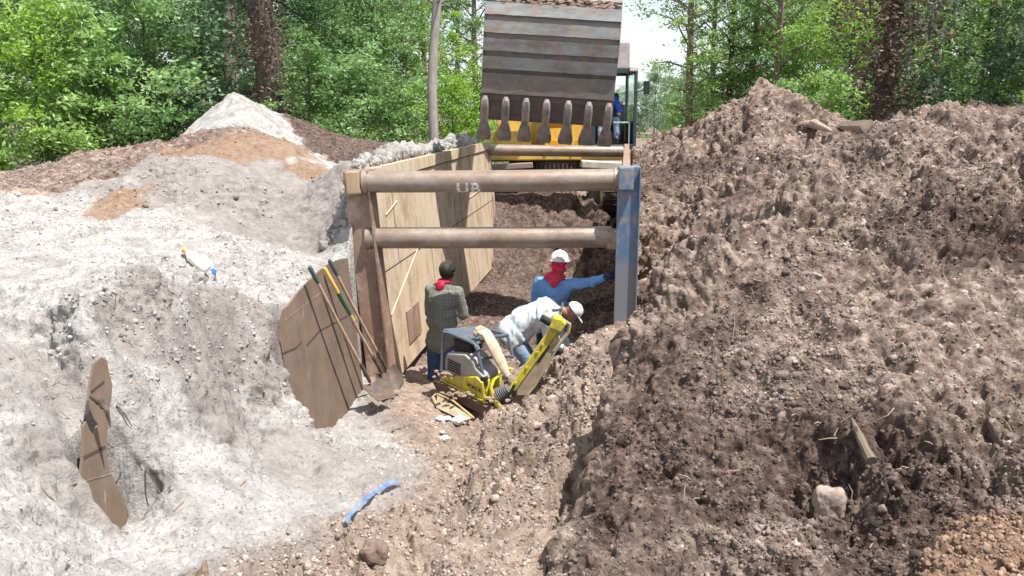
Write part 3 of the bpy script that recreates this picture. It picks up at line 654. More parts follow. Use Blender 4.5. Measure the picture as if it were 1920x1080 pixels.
for sx in (-1, 1):
    m = MB(); cx = EX.x + sx*1.28; prof = []
    for i in range(13): a = math.pi/2 + math.pi*i/12; prof.append((EX.y-1.75+.46*math.cos(a), EX.z+.48+.46*math.sin(a)))
    for i in range(13): a = -math.pi/2 + math.pi*i/12; prof.append((EX.y+1.9+.46*math.cos(a), EX.z+.48+.46*math.sin(a)))
    m.prism(prof, cx-.25, cx+.25, lambda u, v, w: Vector((w, u, v)))
    per = [Vector((0, *q)) for q in prof]+[Vector((0, *prof[0]))]; dist = 0; nxt = 0
    for a, b in zip(per, per[1:]):
        L_ = (b-a).length
        while nxt <= dist+L_:
            q = a.lerp(b, (nxt-dist)/L_); t_ = (b-a).normalized(); nn = Vector((0, -t_.z, t_.y)); c0 = Vector((0, EX.y, EX.z+.48))
            if nn.dot(q-c0) < 0: nn = -nn
            Mx = Matrix((Vector((1, 0, 0)), t_, nn)).transposed(); m.box(Vector((cx, q.y, q.z))+nn*.02, (.6, .15, .04), Mx); m.box(Vector((cx, q.y, q.z))+nn*.05, (.6, .02, .03), Mx); nxt += .175
        dist += L_
    tr = ep(m.build('track', M_TRACK))
    for yy in (-1.75, 1.9):
        w_ = MB(); w_.tube([(cx-.28, EX.y+yy, EX.z+.48), (cx+.28, EX.y+yy, EX.z+.48)], .3, 16); w_.build('track_wheel', M_CAT, smooth=True).parent = tr
m = MB(); m.box(EX+Vector((0, 0, .75)), (2.1, 2.2, .3), None, 0, .05); m.box(EX+Vector((0, -.9, .7)), (2.2, .5, .35), None, 0, .05); ep(m.build('undercarriage', M_DARKM))
m = MB(); c = EX+Vector((0, -.1, .95))
m.tube([c, c+Vector((0, 0, .3))], 1.15, 40)
for k in range(72): a = 2*math.pi*k/72; m.box(c+Vector((1.17*math.cos(a), 1.17*math.sin(a), .14)), (.05, .05, .2), Matrix.Rotation(a, 3, 'Z'))
ep(m.build('slewing_ring', M_TRACK))
z0 = EX.z+1.27
m = MB(); m.box(EX+Vector((0, .5, 1.38)), (3.3, 3.6, .2), None, 0, .03); ep(m.build('upper_frame', M_CAT))
m = MB(); m.box(EX+Vector((-.9, .9, 1.95)), (1.2, 2.6, .95), None, 0, .08); m.box(EX+Vector((-1.15, -.75, 1.72)), (.85, .75, .5), None, 0, .04)
m.box(EX+Vector((-.78, -1.0, 1.9)), (.25, .35, .55), None, 0, .03); m.box(EX+Vector((.1, 1.9, 2.0)), (3.1, 1.0, 1.1), None, 0, .2)
m.box(EX+Vector((-1.45, -1.15, 1.75)), (.04, .04, .75), None); m.box(EX+Vector((-1.62, -1.15, 1.75)), (.04, .04, .6), Matrix.Rotation(.5, 3, 'Y')); ep(m.build('engine_housing', M_CAT))
m = MB(); m.box(EX+Vector((-.30, -.6, 1.95)), (.07, 1.5, .95), None, 0, .02); m.box(EX+Vector((.33, -.6, 1.95)), (.07, 1.5, .95), None, 0, .02); ep(m.build('boom_mount', M_CAT))
# cab
CX0, CX1, CY0, CY1, CZ0, CZ1 = 1.93, 2.9, 21.15, 22.75, 1.72, 3.5
cabm = MB()
for x in (CX0, CX1):
    for y in (CY0, CY1): cabm.box(((x), y, (CZ0+CZ1)/2), (.075, .09, CZ1-CZ0), None, 0, .015)
for y in (CY0, CY1):
    cabm.box(((CX0+CX1)/2, y, CZ1-.02), (CX1-CX0, .09, .12), None, 0, .015); cabm.box(((CX0+CX1)/2, y, CZ0+.02), (CX1-CX0, .08, .10), None, 0, .015)
for x in (CX0, CX1): cabm.box((x, (CY0+CY1)/2, CZ1-.03), (.08, CY1-CY0, .1), None, 0, .01); cabm.box((x, (CY0+CY1)/2, CZ0+.3), (.05, CY1-CY0, .6), None, 0, .01)
cabm.box(((CX0+CX1)/2, (CY0+CY1)/2, CZ1+.03), (CX1-CX0+.06, CY1-CY0+.06, .05), None, 0, .02); cabm.box(((CX0+CX1)/2, (CY0+CY1)/2, CZ0-.03), (CX1-CX0, CY1-CY0, .05), None)
cabm.box(((CX0+CX1)/2, CY1-.06, CZ0+.5), (CX1-CX0-.1, .05, 1.0), None)
cab = ep(cabm.build('cab', M_CABP))
def cabpart(m, nm, mt, **k): o = m.build(nm, mt, **k); o.parent = cab; return o
m = MB(); m.box(((CX0+CX1)/2, CY0-.0, (CZ0+CZ1)/2+.5), (CX1-CX0-.08, .008, .68), None); cabpart(m, 'windscreen', M_GLASS)
m = MB(); m.box((CX1, (CY0+CY1)/2, CZ0+1.15), (.008, CY1-CY0-.1, 1.1), None); cabpart(m, 'side_window', M_GLASS)
m = MB(); m.box((2.38, 21.75, CZ1+.36), (.88, .03, .62), Matrix.Rotation(-.12, 3, 'X'), 0, .09); cabpart(m, 'roof_hatch', mat('hatch_plastic', (.27, .22, .23), .5, col2=(.36,.31,.31), vscale=6))
m = MB(); m.box((2.82, 21.06, CZ1+.02), (.17, .1, .11), None, 0, .02); cabpart(m, 'work_light', mat('lamp_face', (.55, .55, .52), .3))
m = MB(); m.tube([(2.92, 21.1, 3.0), (3.08, 21.05, 3.05)], .012, 6); m.box((3.14, 21.05, 3.1), (.15, .05, .3), None, 0, .03); cabpart(m, 'mirror', M_BLK)
m = MB(); m.box((2.42, 22.1, 2.15), (.5, .5, .14), None, 0, .05); m.box((2.42, 22.35, 2.6), (.48, .14, .8), Matrix.Rotation(-.1, 3, 'X'), 0, .06); cabpart(m, 'operator_seat', M_BLK)
m = MB(); m.box((2.78, 21.2, 2.05), (.03, .03, .55), None); m.box((2.6, 21.2, 2.3), (.4, .03, .03), None); cabpart(m, 'grab_rail', mat('rail_paint', (.45, .55, .58), .4))
# boom, stick, rams: over the top of the picture
def beam(a, b, w, h, mi=0, mm=None):
    a = Vector(a); b = Vector(b); d = (b-a).normalized(); s_ = Vector((1, 0, 0)); s_ = (s_-d*s_.dot(d)).normalized(); n_ = s_.cross(d)
    mm.box((a+b)/2, (w, (b-a).length, h), Matrix((s_, d, n_)).transposed(), mi, .04)
BU = P(1021, 268, 13.75)                    # mid of the tooth tips
pin = Vector((.52, 14.55, BU.z+2.75))
m = MB(); beam((1.15, 22.2, 2.3), (1.05, 20.3, 5.6), .5, .65, 0, m); beam((1.05, 20.4, 5.4), (.85, 17.4, 7.6), .48, .7, 0, m); ep(m.build('boom', M_CAT))
m = MB(); beam((.82, 17.9, 8.0), pin+Vector((0, .05, .1)), .42, .5, 0, m); ep(m.build('stick', M_CAT))
m = MB(); m.tube([(1.0, 19.6, 6.9), (.86, 18.3, 8.3)], .09, 12); m.tube([(.80, 17.3, 8.2), (.6, 15.1, 5.9)], .08, 12); ep(m.build('ram', M_DARKM, smooth=True))
# bucket: its ribbed outside faces the camera
ROLL = Matrix.Rotation(R(3.4), 3, 'Y')
BW = 2.0
prof = [(.10, .62), (.02, .98), (-.06, 1.16), (-.12, 1.36), (-.155, 1.56), (-.16, 1.78), (-.12, 2.0), (-.04, 2.22), (.10, 2.45), (.32, 2.68), (.62, 2.82), (1.0, 2.85)]
def bw(x, y, z): return BU + ROLL @ Vector((x, y, z))
bkroot = bpy.data.objects.new('bucket', None)
m = MB(); n = len(prof)
V = []; 
for th in (0, .04):
    for i, (y, z) in enumerate([(.30, .34)]+prof):
        for x in (-BW/2, BW/2): V.append(bw(x*(1 - .02*(i < 2)), y+th, z))
k = 2*(n+1); Fc = []
for i in range(n): Fc += [(2*i, 2*i+1, 2*i+3, 2*i+2), (k+2*i, k+2*i+2, k+2*i+3, k+2*i+1), (2*i, 2*i+2, k+2*i+2, k+2*i), (2*i+1, k+2*i+1, k+2*i+3, 2*i+3)]
Fc += [(0, k, k+1, 1), (2*n, 2*n+1, k+2*n+1, k+2*n)]
m.add(V, Fc, 0)
side = [(.30, .34)]+prof+[(1.1, 2.6), (1.05, 1.6), (.72, .7)]
for x in (-BW/2-.02, BW/2-.02):
    m.prism(side, x, x+.04, lambda u, v, w: bw(w, u+.0, v), 0)
bucket = ep(m.build('bucket', [M_BUCK]))
def bk(m, nm, mt, **kw): o = m.build(nm, mt, **kw); o.parent = bucket; return o
bands = [((-.005, .70), (-.035, 1.0)), ((-.08, 1.06), (-.14, 1.24)), ((-.15, 1.32), (-.19, 1.50)), ((-.195, 1.58), (-.20, 1.75)), ((-.19, 1.84), (-.155, 2.02)), ((-.13, 2.12), (-.045, 2.30)), ((-.01, 2.38), (.14, 2.55))]
for i, ((y0, z0_), (y1, z1_)) in enumerate(bands):
    m = MB(); nx = 24; V = []; ex = BW/2+.015
    for th in (0, .075):
        for (y, z) in ((y0, z0_), (y1, z1_)):
            for j in range(nx+1): V.append(bw(-ex+2*ex*j/nx, y+th+ (.0 if th else random.uniform(-.003, .003)), z+random.uniform(-.004, .004)))
    r = nx+1; Fc = []
    for j in range(nx): Fc += [(j, j+1, r+j+1, r+j), (2*r+j, 3*r+j, 3*r+j+1, 2*r+j+1), (j, 2*r+j, 2*r+j+1, j+1), (r+j, r+j+1, 3*r+j+1, 3*r+j)]
    Fc += [(0, r, 3*r, 2*r), (r-1, 3*r-1, 4*r-1, 2*r-1)]
    m.add(V, Fc); bk(m, 'wear_strip', M_BWEAR if i else M_BUCK)
# mud packed in the steps between the upper strips
for i in (4, 5):
    m = MB()
    (y0, z0_) = bands[i][1]; (y1, z1_) = bands[i+1][0]
    for j in range(130):
        x = random.uniform(-1, 1); x = x*BW/2*.98
        if vnoise(np.array([[x*2.2, i*3.1, 0]]), 1.0, 5)[0] < (-.25 if i > 3 else .1): continue
        f = random.random(); m.ball(bw(x, y0+(y1-y0)*f+.0, z0_+(z1_-z0_)*f+random.uniform(-.03, .03)), random.uniform(.010, .024), 0, 1, (2.4, .5, .9), None, .3)
    bk(m, 'caked_mud', M_MUD)
m = MB(); pr_ = [(.27, .30), (.10, .70), (.145, .72), (.33, .32)]
m.prism(pr_, -BW/2-.03, BW/2+.03, lambda u, v, w: bw(w, u-.02, v)); bk(m, 'cutting_edge', M_BUCK)
for i in range(7):
    x = -BW/2+.05 + (BW-.1)*i/6 + random.uniform(-.008, .008)
    m = MB()
    secs = [(.00, .62, .03, .02), (-.02, .56, .055, .05), (-.0, .44, .066, .065), (.10, .22, .06, .06), (.115, .20, .075, .06), (.17, .06, .115, .05), (.20, .0, .12, .03), (.22, -.05, .10, .015)]
    V = []; Fc = []; ns = 8
    for j, (y, z, hw, hh) in enumerate(secs):
        for k_ in range(ns):
            a = 2*math.pi*(k_+.5)/ns; ca = math.copysign(abs(math.cos(a))**.6, math.cos(a)); sa = math.copysign(abs(math.sin(a))**.6, math.sin(a))
            V.append(bw(x+ca*hw, y+sa*hh+.0, z+ .04))
    for j in range(len(secs)-1):
        for k_ in range(ns): Fc.append((j*ns+k_, j*ns+(k_+1) % ns, (j+1)*ns+(k_+1) % ns, (j+1)*ns+k_))
    Fc += [tuple(range(ns)), tuple((len(secs)-1)*ns+k_ for k_ in range(ns))]
    m.add(V, Fc); bk(m, 'tooth', M_TOOTH, smooth=True)
for x in (-.26, .26): m = MB(); m.prism([(.2, 2.6), (.5, 3.05), (.85, 3.0), (1.0, 2.8)], x-.03, x+.03, lambda u, v, w: bw(w, u, v)); bk(m, 'mounting_ear', M_BUCK)
# ------------------------------------------------------------------ people
M_SKIN = mat('skin', (.30, .15, .09), .6); M_HAIR = mat('black_hair', (.012, .01, .01), .7)
def cloth(name, col, col2=None, vs=10, amt=.5, check=None):
    m = mat(name, col, .9, bump=.35, bscale=90, col2=col2, vscale=vs, c2amt=amt, spec=.1, bdist=.003)
    if check:
        nt = m.node_tree; N = nt.nodes; L = nt.links; b = N['Principled BSDF']; src = b.inputs['Base Color'].links[0].from_socket if b.inputs['Base Color'].links else None
        tc = N.new('ShaderNodeTexCoord'); mx = None
        for ax in 'XZ':
            w = N.new('ShaderNodeTexWave'); w.bands_direction = ax; w.inputs['Scale'].default_value = 7.5; w.inputs['Distortion'].default_value = .6; L.new(tc.outputs['Object'], w.inputs[0])
            r = N.new('ShaderNodeValToRGB'); r.color_ramp.elements[0].position = .78; r.color_ramp.elements[1].position = .9; L.new(w.outputs[0], r.inputs[0])
            x = N.new('ShaderNodeMix'); x.data_type = 'RGBA'; L.new(r.outputs[0], x.inputs[0])
            if src: L.new(src, x.inputs[6])
            else: x.inputs[6].default_value = (*col, 1)
            x.inputs[7].default_value = (*check, 1); src = x.outputs[2]
        L.new(src, b.inputs['Base Color'])
    # soil stains
    nt = m.node_tree; N = nt.nodes; L = nt.links; b = N['Principled BSDF']; g = N.new('ShaderNodeNewGeometry'); n = N.new('ShaderNodeTexNoise'); n.inputs['Scale'].default_value = 6; n.inputs['Detail'].default_value = 6; n.inputs['Roughness'].default_value = .7; L.new(g.outputs['Position'], n.inputs[0])
    r = N.new('ShaderNodeValToRGB'); r.color_ramp.elements[0].position = .52; r.color_ramp.elements[1].position = .72; r.color_ramp.elements[1].color = (.65, .65, .65, 1); L.new(n.outputs[0], r.inputs[0])
    x = N.new('ShaderNodeMix'); x.data_type = 'RGBA'; L.new(r.outputs[0], x.inputs[0]); x.inputs[7].default_value = (.20, .15, .115, 1)
    if b.inputs['Base Color'].links: L.new(b.inputs['Base Color'].links[0].from_socket, x.inputs[6])
    else: x.inputs[6].default_value = (*col, 1)
    L.new(x.outputs[2], b.inputs['Base Color'])
    return m
M_PLAID = cloth('plaid_shirt', (.18, .19, .16), (.13, .14, .12), 6, .5, (.20, .21, .18)); M_BLUES = cloth('blue_sweatshirt', (.17, .33, .62), (.13, .27, .53), 5)
M_PALE = cloth('pale_shirt', (.55, .61, .66), (.42, .44, .44), 5, .55); M_JEANS = cloth('jeans', (.035, .07, .16), (.05, .10, .21), 8); M_JEANL = cloth('worn_jeans', (.14, .22, .32), (.22, .29, .36), 8)
M_RED = cloth('red_bandana', (.60, .03, .08), (.70, .16, .2), 22, .62); M_CAPB = cloth('black_cap', (.025, .028, .03)); M_CAPW = cloth('white_cap', (.72, .73, .74), (.60, .62, .64), 8)
M_HAT = mat('white_helmet', (.80, .80, .80), .3, coat=.3); M_GLOVE = cloth('navy_glove', (.015, .025, .10)); M_BOOT = mat('boot_leather', (.06, .04, .03), .8)
M_SHIRTB = cloth('royal_blue_shirt', (.03, .10, .50)); M_VEST = cloth('grey_trim', (.10, .12, .14))
def remesh(m, name, mt, vox=.014, smooth=4, wr=0, wsc=9, seed=1, stretch=(1, 1, .45)):
    me = bpy.data.meshes.new('tmp'); me.from_pydata(m.v, [], m.f)
    bm = bmesh.new(); bm.from_mesh(me); bmesh.ops.recalc_face_normals(bm, faces=bm.faces); bm.to_mesh(me); bm.free()
    o = bpy.data.objects.new('tmp', me); COL.objects.link(o)
    r = o.modifiers.new('r', 'REMESH'); r.mode = 'VOXEL'; r.voxel_size = vox
    s_ = o.modifiers.new('s', 'SMOOTH'); s_.iterations = smooth; s_.factor = .5
    bpy.context.view_layer.update(); dg = bpy.context.evaluated_depsgraph_get()
    out = bpy.data.meshes.new_from_object(o.evaluated_get(dg)); bpy.data.objects.remove(o); bpy.data.meshes.remove(me)
    out.name = name; n = len(out.vertices)
    if wr:
        co = np.empty(n*3); out.vertices.foreach_get('co', co); co = co.reshape(-1, 3); no = np.empty(n*3); out.vertices.foreach_get('normal', no); no = no.reshape(-1, 3)
        q = co*np.array(stretch) + .04*vnoise(co, 5, seed)[:,None]
        a = 1-np.abs(vnoise(q, wsc, seed+3)); b = 1-np.abs(vnoise(q[:,[2,0,1]], wsc*1.7, seed+5))
        co = co + no*(wr*(a**3*1.2+b**3*.6-.6))[:,None]; out.vertices.foreach_set('co', co.astype(np.float32).ravel())
    out.materials.clear(); out.materials.append(mt); out.polygons.foreach_set('use_smooth', [True]*len(out.polygons)); out.update()
    return out
def limb(m, pts, rs, n=14, flat=1.0):
    """tapered run with rounded ends and joints"""
    pts = [Vector(p) for p in pts]
    for a, b, ra, rb in zip(pts, pts[1:], rs, rs[1:]):
        m.tube([a, a.lerp(b, .5), b], [ra, (ra+rb)/2, rb], n)
    for p, r in zip(pts, rs): m.ball(p, r*.99, 0, 2)
def oval(m, c, r, sc, rot=None): m.ball(c, r, 0, 3, sc, rot)
def hand(m, wrist, dirv, palm_n, s=1.0, curl=.5):
    d = Vector(dirv).normalized(); nrm = Vector(palm_n); nrm = (nrm-d*nrm.dot(d)).normalized(); sd_ = d.cross(nrm)
    w = Vector(wrist); M = Matrix((sd_, d, nrm)).transposed()
    m.ball(w+d*.045*s, .045*s, 0, 2, (.9, 1.1, .42), M)
    for i, (o_, L_) in enumerate(((-.03, .068), (-.01, .08), (.011, .075), (.031, .058))):
        b = w+d*.085*s+sd_*o_*s; p1 = b+(d*math.cos(curl*.5)+nrm*math.sin(curl*.5))*L_*.5*s; p2 = p1+(d*math.cos(curl*1.6)+nrm*math.sin(curl*1.6))*L_*.5*s
        limb(m, [b-d*.02*s, p1, p2], [.0105*s, .0095*s, .0075*s], 8)
    b = w+d*.03*s-sd_*.03*s; p1 = b+(d*.6-sd_*.7+nrm*.2).normalized()*.035*s; limb(m, [b, p1, p1+(d*.9-sd_*.2+nrm*.4).normalized()*.03*s], [.013*s, .012*s, .009*s], 8)
def headmesh(m, c, fwd, up, s=1.0):
    f = Vector(fwd).normalized(); u = Vector(up); u = (u-f*u.dot(f)).normalized(); r = f.cross(u); M = Matrix((r, f, u)).transposed(); c = Vector(c)
    m.ball(c+u*.02*s, .1*s, 0, 3, (.78, .98, 1.0), M); m.ball(c+f*.035*s-u*.05*s, .065*s, 0, 3, (.85, .85, 1.0), M)
    m.ball(c+f*.10*s-u*.02*s, .018*s, 0, 2, (.8, 1.1, 1.4), M); m.ball(c+f*.085*s-u*.065*s, .022*s, 0, 2, (1.2, .6, .6), M); m.ball(c+f*.08*s-u*.1*s, .025*s, 0, 2, (1, .8, .7), M)
    m.ball(c+f*.082*s+u*.025*s, .03*s, 0, 2, (2.0, .4, .35), M)
    for k in (-1, 1): m.ball(c+r*k*.078*s-u*.01*s, .03*s, 0, 2, (.35, .7, 1.0), M)
    return M
def person(root_loc, label, joints, shirtmat, legmat, cfg, group=None):
    """joints: dict of world points; body = one continuous skin, clothes over it"""
    J = joints; root = empty('person', root_loc, label, 'person', group); bpy.context.view_layer.update()
    up_ = (J['neck']-J['chest']).normalized(); s = cfg.get('s', 1.0)
    m = MB(); headmesh(m, J['head'], cfg['face'], cfg.get('hup', (0, 0, 1)), s)
    limb(m, [J['head']-Vector(cfg.get('hup', (0,0,1))).normalized()*.05, J['neck'], J['chest']], [.055, .058, .09])
    limb(m, [J['chest'], J['belly'], J['pelvis']], [.12, .11, .12])
    for k in 'lr':
        limb(m, [J['chest'].lerp(J['sh'+k], .3), J['sh'+k], J['el'+k], J['wr'+k]], [.07, .05, .04, .027])
        limb(m, [J['pelvis'], J['hip'+k], J['kn'+k], J['an'+k]], [.1, .08, .05, .035]); limb(m, [J['an'+k], J['toe'+k]], [.035, .03])
        if not cfg.get('glove'+k): hand(m, J['wr'+k], cfg['hd'+k], cfg['hn'+k], s, cfg.get('curl', .6))
    body = bpy.data.objects.new('body', remesh(m, 'body', M_SKIN, .0085, 3)); link(body); world_part(body, root)
    def part(nm, me): o = bpy.data.objects.new(nm, me); link(o); return world_part(o, root)
    def rigid(nm, mb, mt, **k): return world_part(mb.build(nm, mt, smooth=True, **k), root)
    # shirt
    m = MB(); ax = (J['shr']-J['shl']).normalized(); sp = (J['neck']-J['pelvis']).normalized(); fr = sp.cross(ax).normalized(); M = Matrix((ax, fr, sp)).transposed()
    tw = cfg.get('tw', 1.0)
    oval(m, J['chest'], .165*tw, (1.22, .82, .95), M); oval(m, J['chest'].lerp(J['belly'], .6), .165*tw, (1.1, .84, .95), M); oval(m, J['belly'], .165*tw, (1.1, .86, .95), M); limb(m, [J['chest'], J['belly'], J['pelvis']], [.145*tw, .145*tw, .14*tw])
    oval(m, J['belly'].lerp(J['pelvis'], .7), .17*tw, (1.1, .86, .8), M)
    if cfg.get('hem'): oval(m, J['pelvis'], .175*tw, (1.12, .88, .7), M)
    limb(m, [J['shl'], J['chest'].lerp(J['neck'], .62), J['shr']], [.072, .085, .072]); oval(m, J['neck'].lerp(J['chest'], .2), .075, (1.1, 1, .6), M)
    for k in 'lr':
        e = J['el'+k]; w = J['wr'+k]; limb(m, [J['chest'].lerp(J['sh'+k], .6), J['sh'+k], e.lerp(J['sh'+k], .5), e, w.lerp(e, .3 if not cfg.get('sleeve') else cfg['sleeve']), w.lerp(e, .12)], [.10, .083, .07, .06, .053, .046])
    part('shirt', remesh(m, 'shirt', shirtmat, .012, 4, cfg.get('wr', .010), 8, cfg.get('seed', 3)))
    m = MB(); oval(m, J['pelvis'], .155*tw, (1.15, .9, .8), M)
    for k in 'lr':
        limb(m, [J['pelvis'].lerp(J['hip'+k], .8), J['hip'+k], J['kn'+k].lerp(J['hip'+k], .5), J['kn'+k], J['an'+k].lerp(J['kn'+k], .5), J['an'+k]+Vector((0, 0, .02))], [.11, .108, .095, .078, .072, .066])
    part('trousers', remesh(m, 'trousers', legmat, .013, 3, .008, 7, 9))
    for k in 'lr':
        m = MB(); limb(m, [J['an'+k]+Vector((0, 0, .05)), J['an'+k]+Vector((0, 0, -.03))], [.055, .055]); limb(m, [J['an'+k]+Vector((0, 0, -.04)), J['toe'+k]], [.05, .045]); part('boot', remesh(m, 'boot', M_BOOT, .012, 2))
        if cfg.get('glove'+k):
            m = MB(); limb(m, [J['wr'+k].lerp(J['el'+k], .12), J['wr'+k]], [.047, .04]); hand(m, J['wr'+k], cfg['hd'+k], cfg['hn'+k], 1.12, cfg.get('curl', .6)); part('glove', remesh(m, 'glove', M_GLOVE, .008, 2))
    return root, rigid, part
def dome(m, c, M, r, sc, zmin=-.15, n=24, k=9):
    c = Vector(c); V = []; Fc = []
    for th in (0, .006):
        for j in range(k+1):
            a = math.pi/2 - (math.pi/2+math.asin(-zmin))*j/k*1.0
            for i in range(n): b = 2*math.pi*i/n; V.append(c + M @ Vector(((r-th)*sc[0]*math.cos(a)*math.cos(b), (r-th)*sc[1]*math.cos(a)*math.sin(b), (r-th)*sc[2]*math.sin(a))))
    q = n*(k+1)
    for j in range(k):
        for i in range(n):
            a, b = j*n+i, j*n+(i+1) % n; Fc += [(a, b, b+n, a+n), (q+a, q+a+n, q+b+n, q+b)]
    for i in range(n): a, b = k*n+i, k*n+(i+1) % n; Fc.append((a, b, q+b, q+a))
    m.add(V, Fc)
def brim(m, c, M, r, sc, L_, a0, a1, drop, z=0, th=.006):
    V = []; Fc = []; n = 16
    for t_ in (0, th):
        for i in range(n+1):
            a = a0+(a1-a0)*i/n; w = math.sin(math.pi*i/n)**.6
            for rr, zz in ((1, 0), (1+L_*w/r, -drop*w)):
                V.append(Vector(c)+M @ Vector((r*sc[0]*rr*math.cos(a), r*sc[1]*rr*math.sin(a), z+zz-t_)))
    q = 2*(n+1)
    for i in range(n): a = 2*i; Fc += [(a, a+1, a+3, a+2), (q+a, q+a+2, q+a+3, q+a+1), (a+1, q+a+1, q+a+3, a+3), (a, a+2, q+a+2, q+a)]
    Fc += [(0, q, q+1, 1), (2*n, 2*n+1, q+2*n+1, q+2*n)]
    m.add(V, Fc)
def fr_M(f, u=(0, 0, 1)):
    f = Vector(f).normalized(); u = Vector(u); u = (u-f*u.dot(f)).normalized(); return Matrix((f.cross(u), f, u)).transposed()
V3 = Vector
# --- green plaid shirt, back to the camera, at the panel
Yg = 11.0; gx = P(829, 560, Yg).x; gz = CAMZ-1.87-1.70
f0 = V3((.35, .93, 0)).normalized(); r0 = V3((.93, -.35, 0)).normalized()
hd = P(839, 509, Yg)
J = dict(head=hd, neck=P(833, 529, Yg-.02), chest=P(831, 562, Yg-.03), belly=P(829, 602, Yg), pelvis=P(827, 640, Yg+.02))
J['shl'] = P(808, 545, Yg+.05); J['shr'] = P(857, 549, Yg-.08); J['ell'] = P(804, 588, Yg+.12); J['wrl'] = P(826, 585, Yg+.36); J['elr'] = P(868, 590, Yg-.02); J['wrr'] = P(866, 560, Yg+.2)
for k, dx in (('l', -.1), ('r', .1)):
    h = J['pelvis']+r0*dx*.95; J['hip'+k] = h+V3((0, 0, -.04)); J['kn'+k] = h+V3((dx*.2, .04, -.44)); J['an'+k] = h+V3((dx*.4, -.02, -.82)); J['toe'+k] = J['an'+k]+f0*.17+V3((0, 0, -.045))
root, rigid, part = person((gx, Yg, J['anl'].z-.09), 'person in olive plaid shirt, black cap and red neckerchief, back turned beside the panel', J, M_PLAID, M_JEANS,
    dict(face=f0, hdl=(.5, .8, .2), hnl=(0, 0, 1), hdr=(-.1, .5, .85), hnr=(-1, .2, 0), tw=1.12, hem=1, seed=11, wr=.018, s=1.1))
M = fr_M(f0)
m = MB(); dome(m, hd+V3((0, 0, .03)), M, .124, (.86, 1.03, .92), -.05); brim(m, hd+V3((0, 0, .032)), M, .122, (.86, 1.03), .075, R(25), R(155), .02); rigid('cap', m, M_CAPB)
m = MB(); dome(m, hd-f0*.012+V3((0, 0, .012)), M, .117, (.84, 1.0, 1.0), -.75); rigid('hair', m, M_HAIR)
m = MB(); nk = J['neck']; oval(m, nk+V3((0, 0, .015)), .082, (1.05, 1.05, .5)); oval(m, nk-f0*.085-V3((.02, 0, .03)), .055, (1.2, .35, 1.2), fr_M(f0)); part('neckerchief', remesh(m, 'neckerchief', M_RED, .009, 2, .006, 12, 4))
# --- white helmet, blue sweatshirt, right arm out to the post
Yb = 10.75; f1_ = V3((.30, .95, 0)).normalized(); r1 = V3((.95, -.30, 0)).normalized()
hd = P(1049, 493, Yb)
J = dict(head=hd, neck=P(1043, 518, Yb), chest=P(1038, 548, Yb), belly=P(1036, 585, Yb), pelvis=P(1036, 622, Yb))
J['shl'] = P(1012, 531, Yb+.05); J['shr'] = P(1066, 533, Yb-.03); J['ell'] = P(1003, 575, Yb+.1); J['wrl'] = P(1018, 600, Yb+.3); J['elr'] = P(1106, 530, Yb-.15); J['wrr'] = P(1141, 518, 10.38)
for k, dx in (('l', -.1), ('r', .1)):
    h = J['pelvis']+r1*dx; J['hip'+k] = h+V3((0, 0, -.04)); J['kn'+k] = h+V3((dx*.2, .05, -.43)); J['an'+k] = h+V3((dx*.4, -.02, -.80)); J['toe'+k] = J['an'+k]+f1_*.17+V3((0, 0, -.045))
root, rigid, part = person((J['pelvis'].x, Yb, J['anl'].z-.09), 'person in blue sweatshirt, white helmet and red bandana, one arm stretched to the blue post', J, M_BLUES, M_JEANS,
    dict(face=f1_, hdl=(.5, .8, -.1), hnl=(0, 0, 1), hdr=(.9, -.15, .35), hnr=(0, 1, .2), glover=1, sleeve=.4, seed=21, wr=.018, curl=.9))
M = fr_M(f1_, (0, -.12, 1))
m = MB(); dome(m, hd+V3((0, 0, .04)), M, .130, (.88, 1.04, .95), 0.0); brim(m, hd+V3((0, 0, .042)), M, .129, (.88, 1.04), .018, R(-90), R(270), .008); brim(m, hd+V3((0, 0, .043)), M, .129, (.88, 1.04), .055, R(20), R(160), .02)
m.tube([hd+V3((0, 0, .04))+M@V3((0, .13*math.cos(a)*1.04, .133*math.sin(a)*.95)) for a in [math.pi*i/12 for i in range(1, 12)]], .008, 6, flat=.5); rigid('helmet', m, M_HAT)
m = MB(); nk = J['neck']; oval(m, hd-V3((0, 0, .035))-f1_*.012, .106, (.90, 1.0, .95)); oval(m, nk+V3((-.02, -.03, .0)), .11, (1.25, 1.0, .6)); oval(m, nk+V3((-.03, -.11, -.04)), .065, (1.0, .35, 1.2)); part('bandana', remesh(m, 'bandana', M_RED, .009, 2, .009, 10, 8))
# --- bent over between them: pale shirt, white cap
Yw = 10.35
hd = P(1074, 584, Yw-.02); f2_ = V3((.55, .25, -.75)).normalized(); u2 = V3((.75, -.05, .55)).normalized()
J = dict(head=hd, neck=P(1052, 582, Yw), chest=P(1020, 588, Yw), belly=P(985, 603, Yw+.02), pelvis=P(960, 628, Yw+.04))
J['shl'] = P(1030, 583, Yw+.2); J['shr'] = P(1030, 596, Yw-.2); J['ell'] = P(1050, 625, Yw+.25); J['wrl'] = P(1068, 655, Yw+.1); J['elr'] = P(1028, 640, Yw-.17); J['wrr'] = P(1062, 656, Yw-.10)
for k, dy in (('l', .12), ('r', -.12)):
    h = J['pelvis']+V3((0, dy, -.03)); J['hip'+k] = h; J['kn'+k] = h+V3((.24, dy*.3, -.32)); J['an'+k] = h+V3((.02, dy*.5, -.62)); J['toe'+k] = J['an'+k]+V3((.17, 0, -.045))
root, rigid, part = person((J['pelvis'].x+.1, Yw, J['anl'].z-.09), 'person in pale shirt and white cap bent double, reaching down behind the plate compactor', J, M_PALE, M_JEANL,
    dict(face=f2_, hup=u2, hdl=(.6, -.2, -.7), hnl=(0, -1, 0), hdr=(.75, .2, -.5), hnr=(0, 1, .2), tw=1.3, hem=1, seed=31, wr=.026))
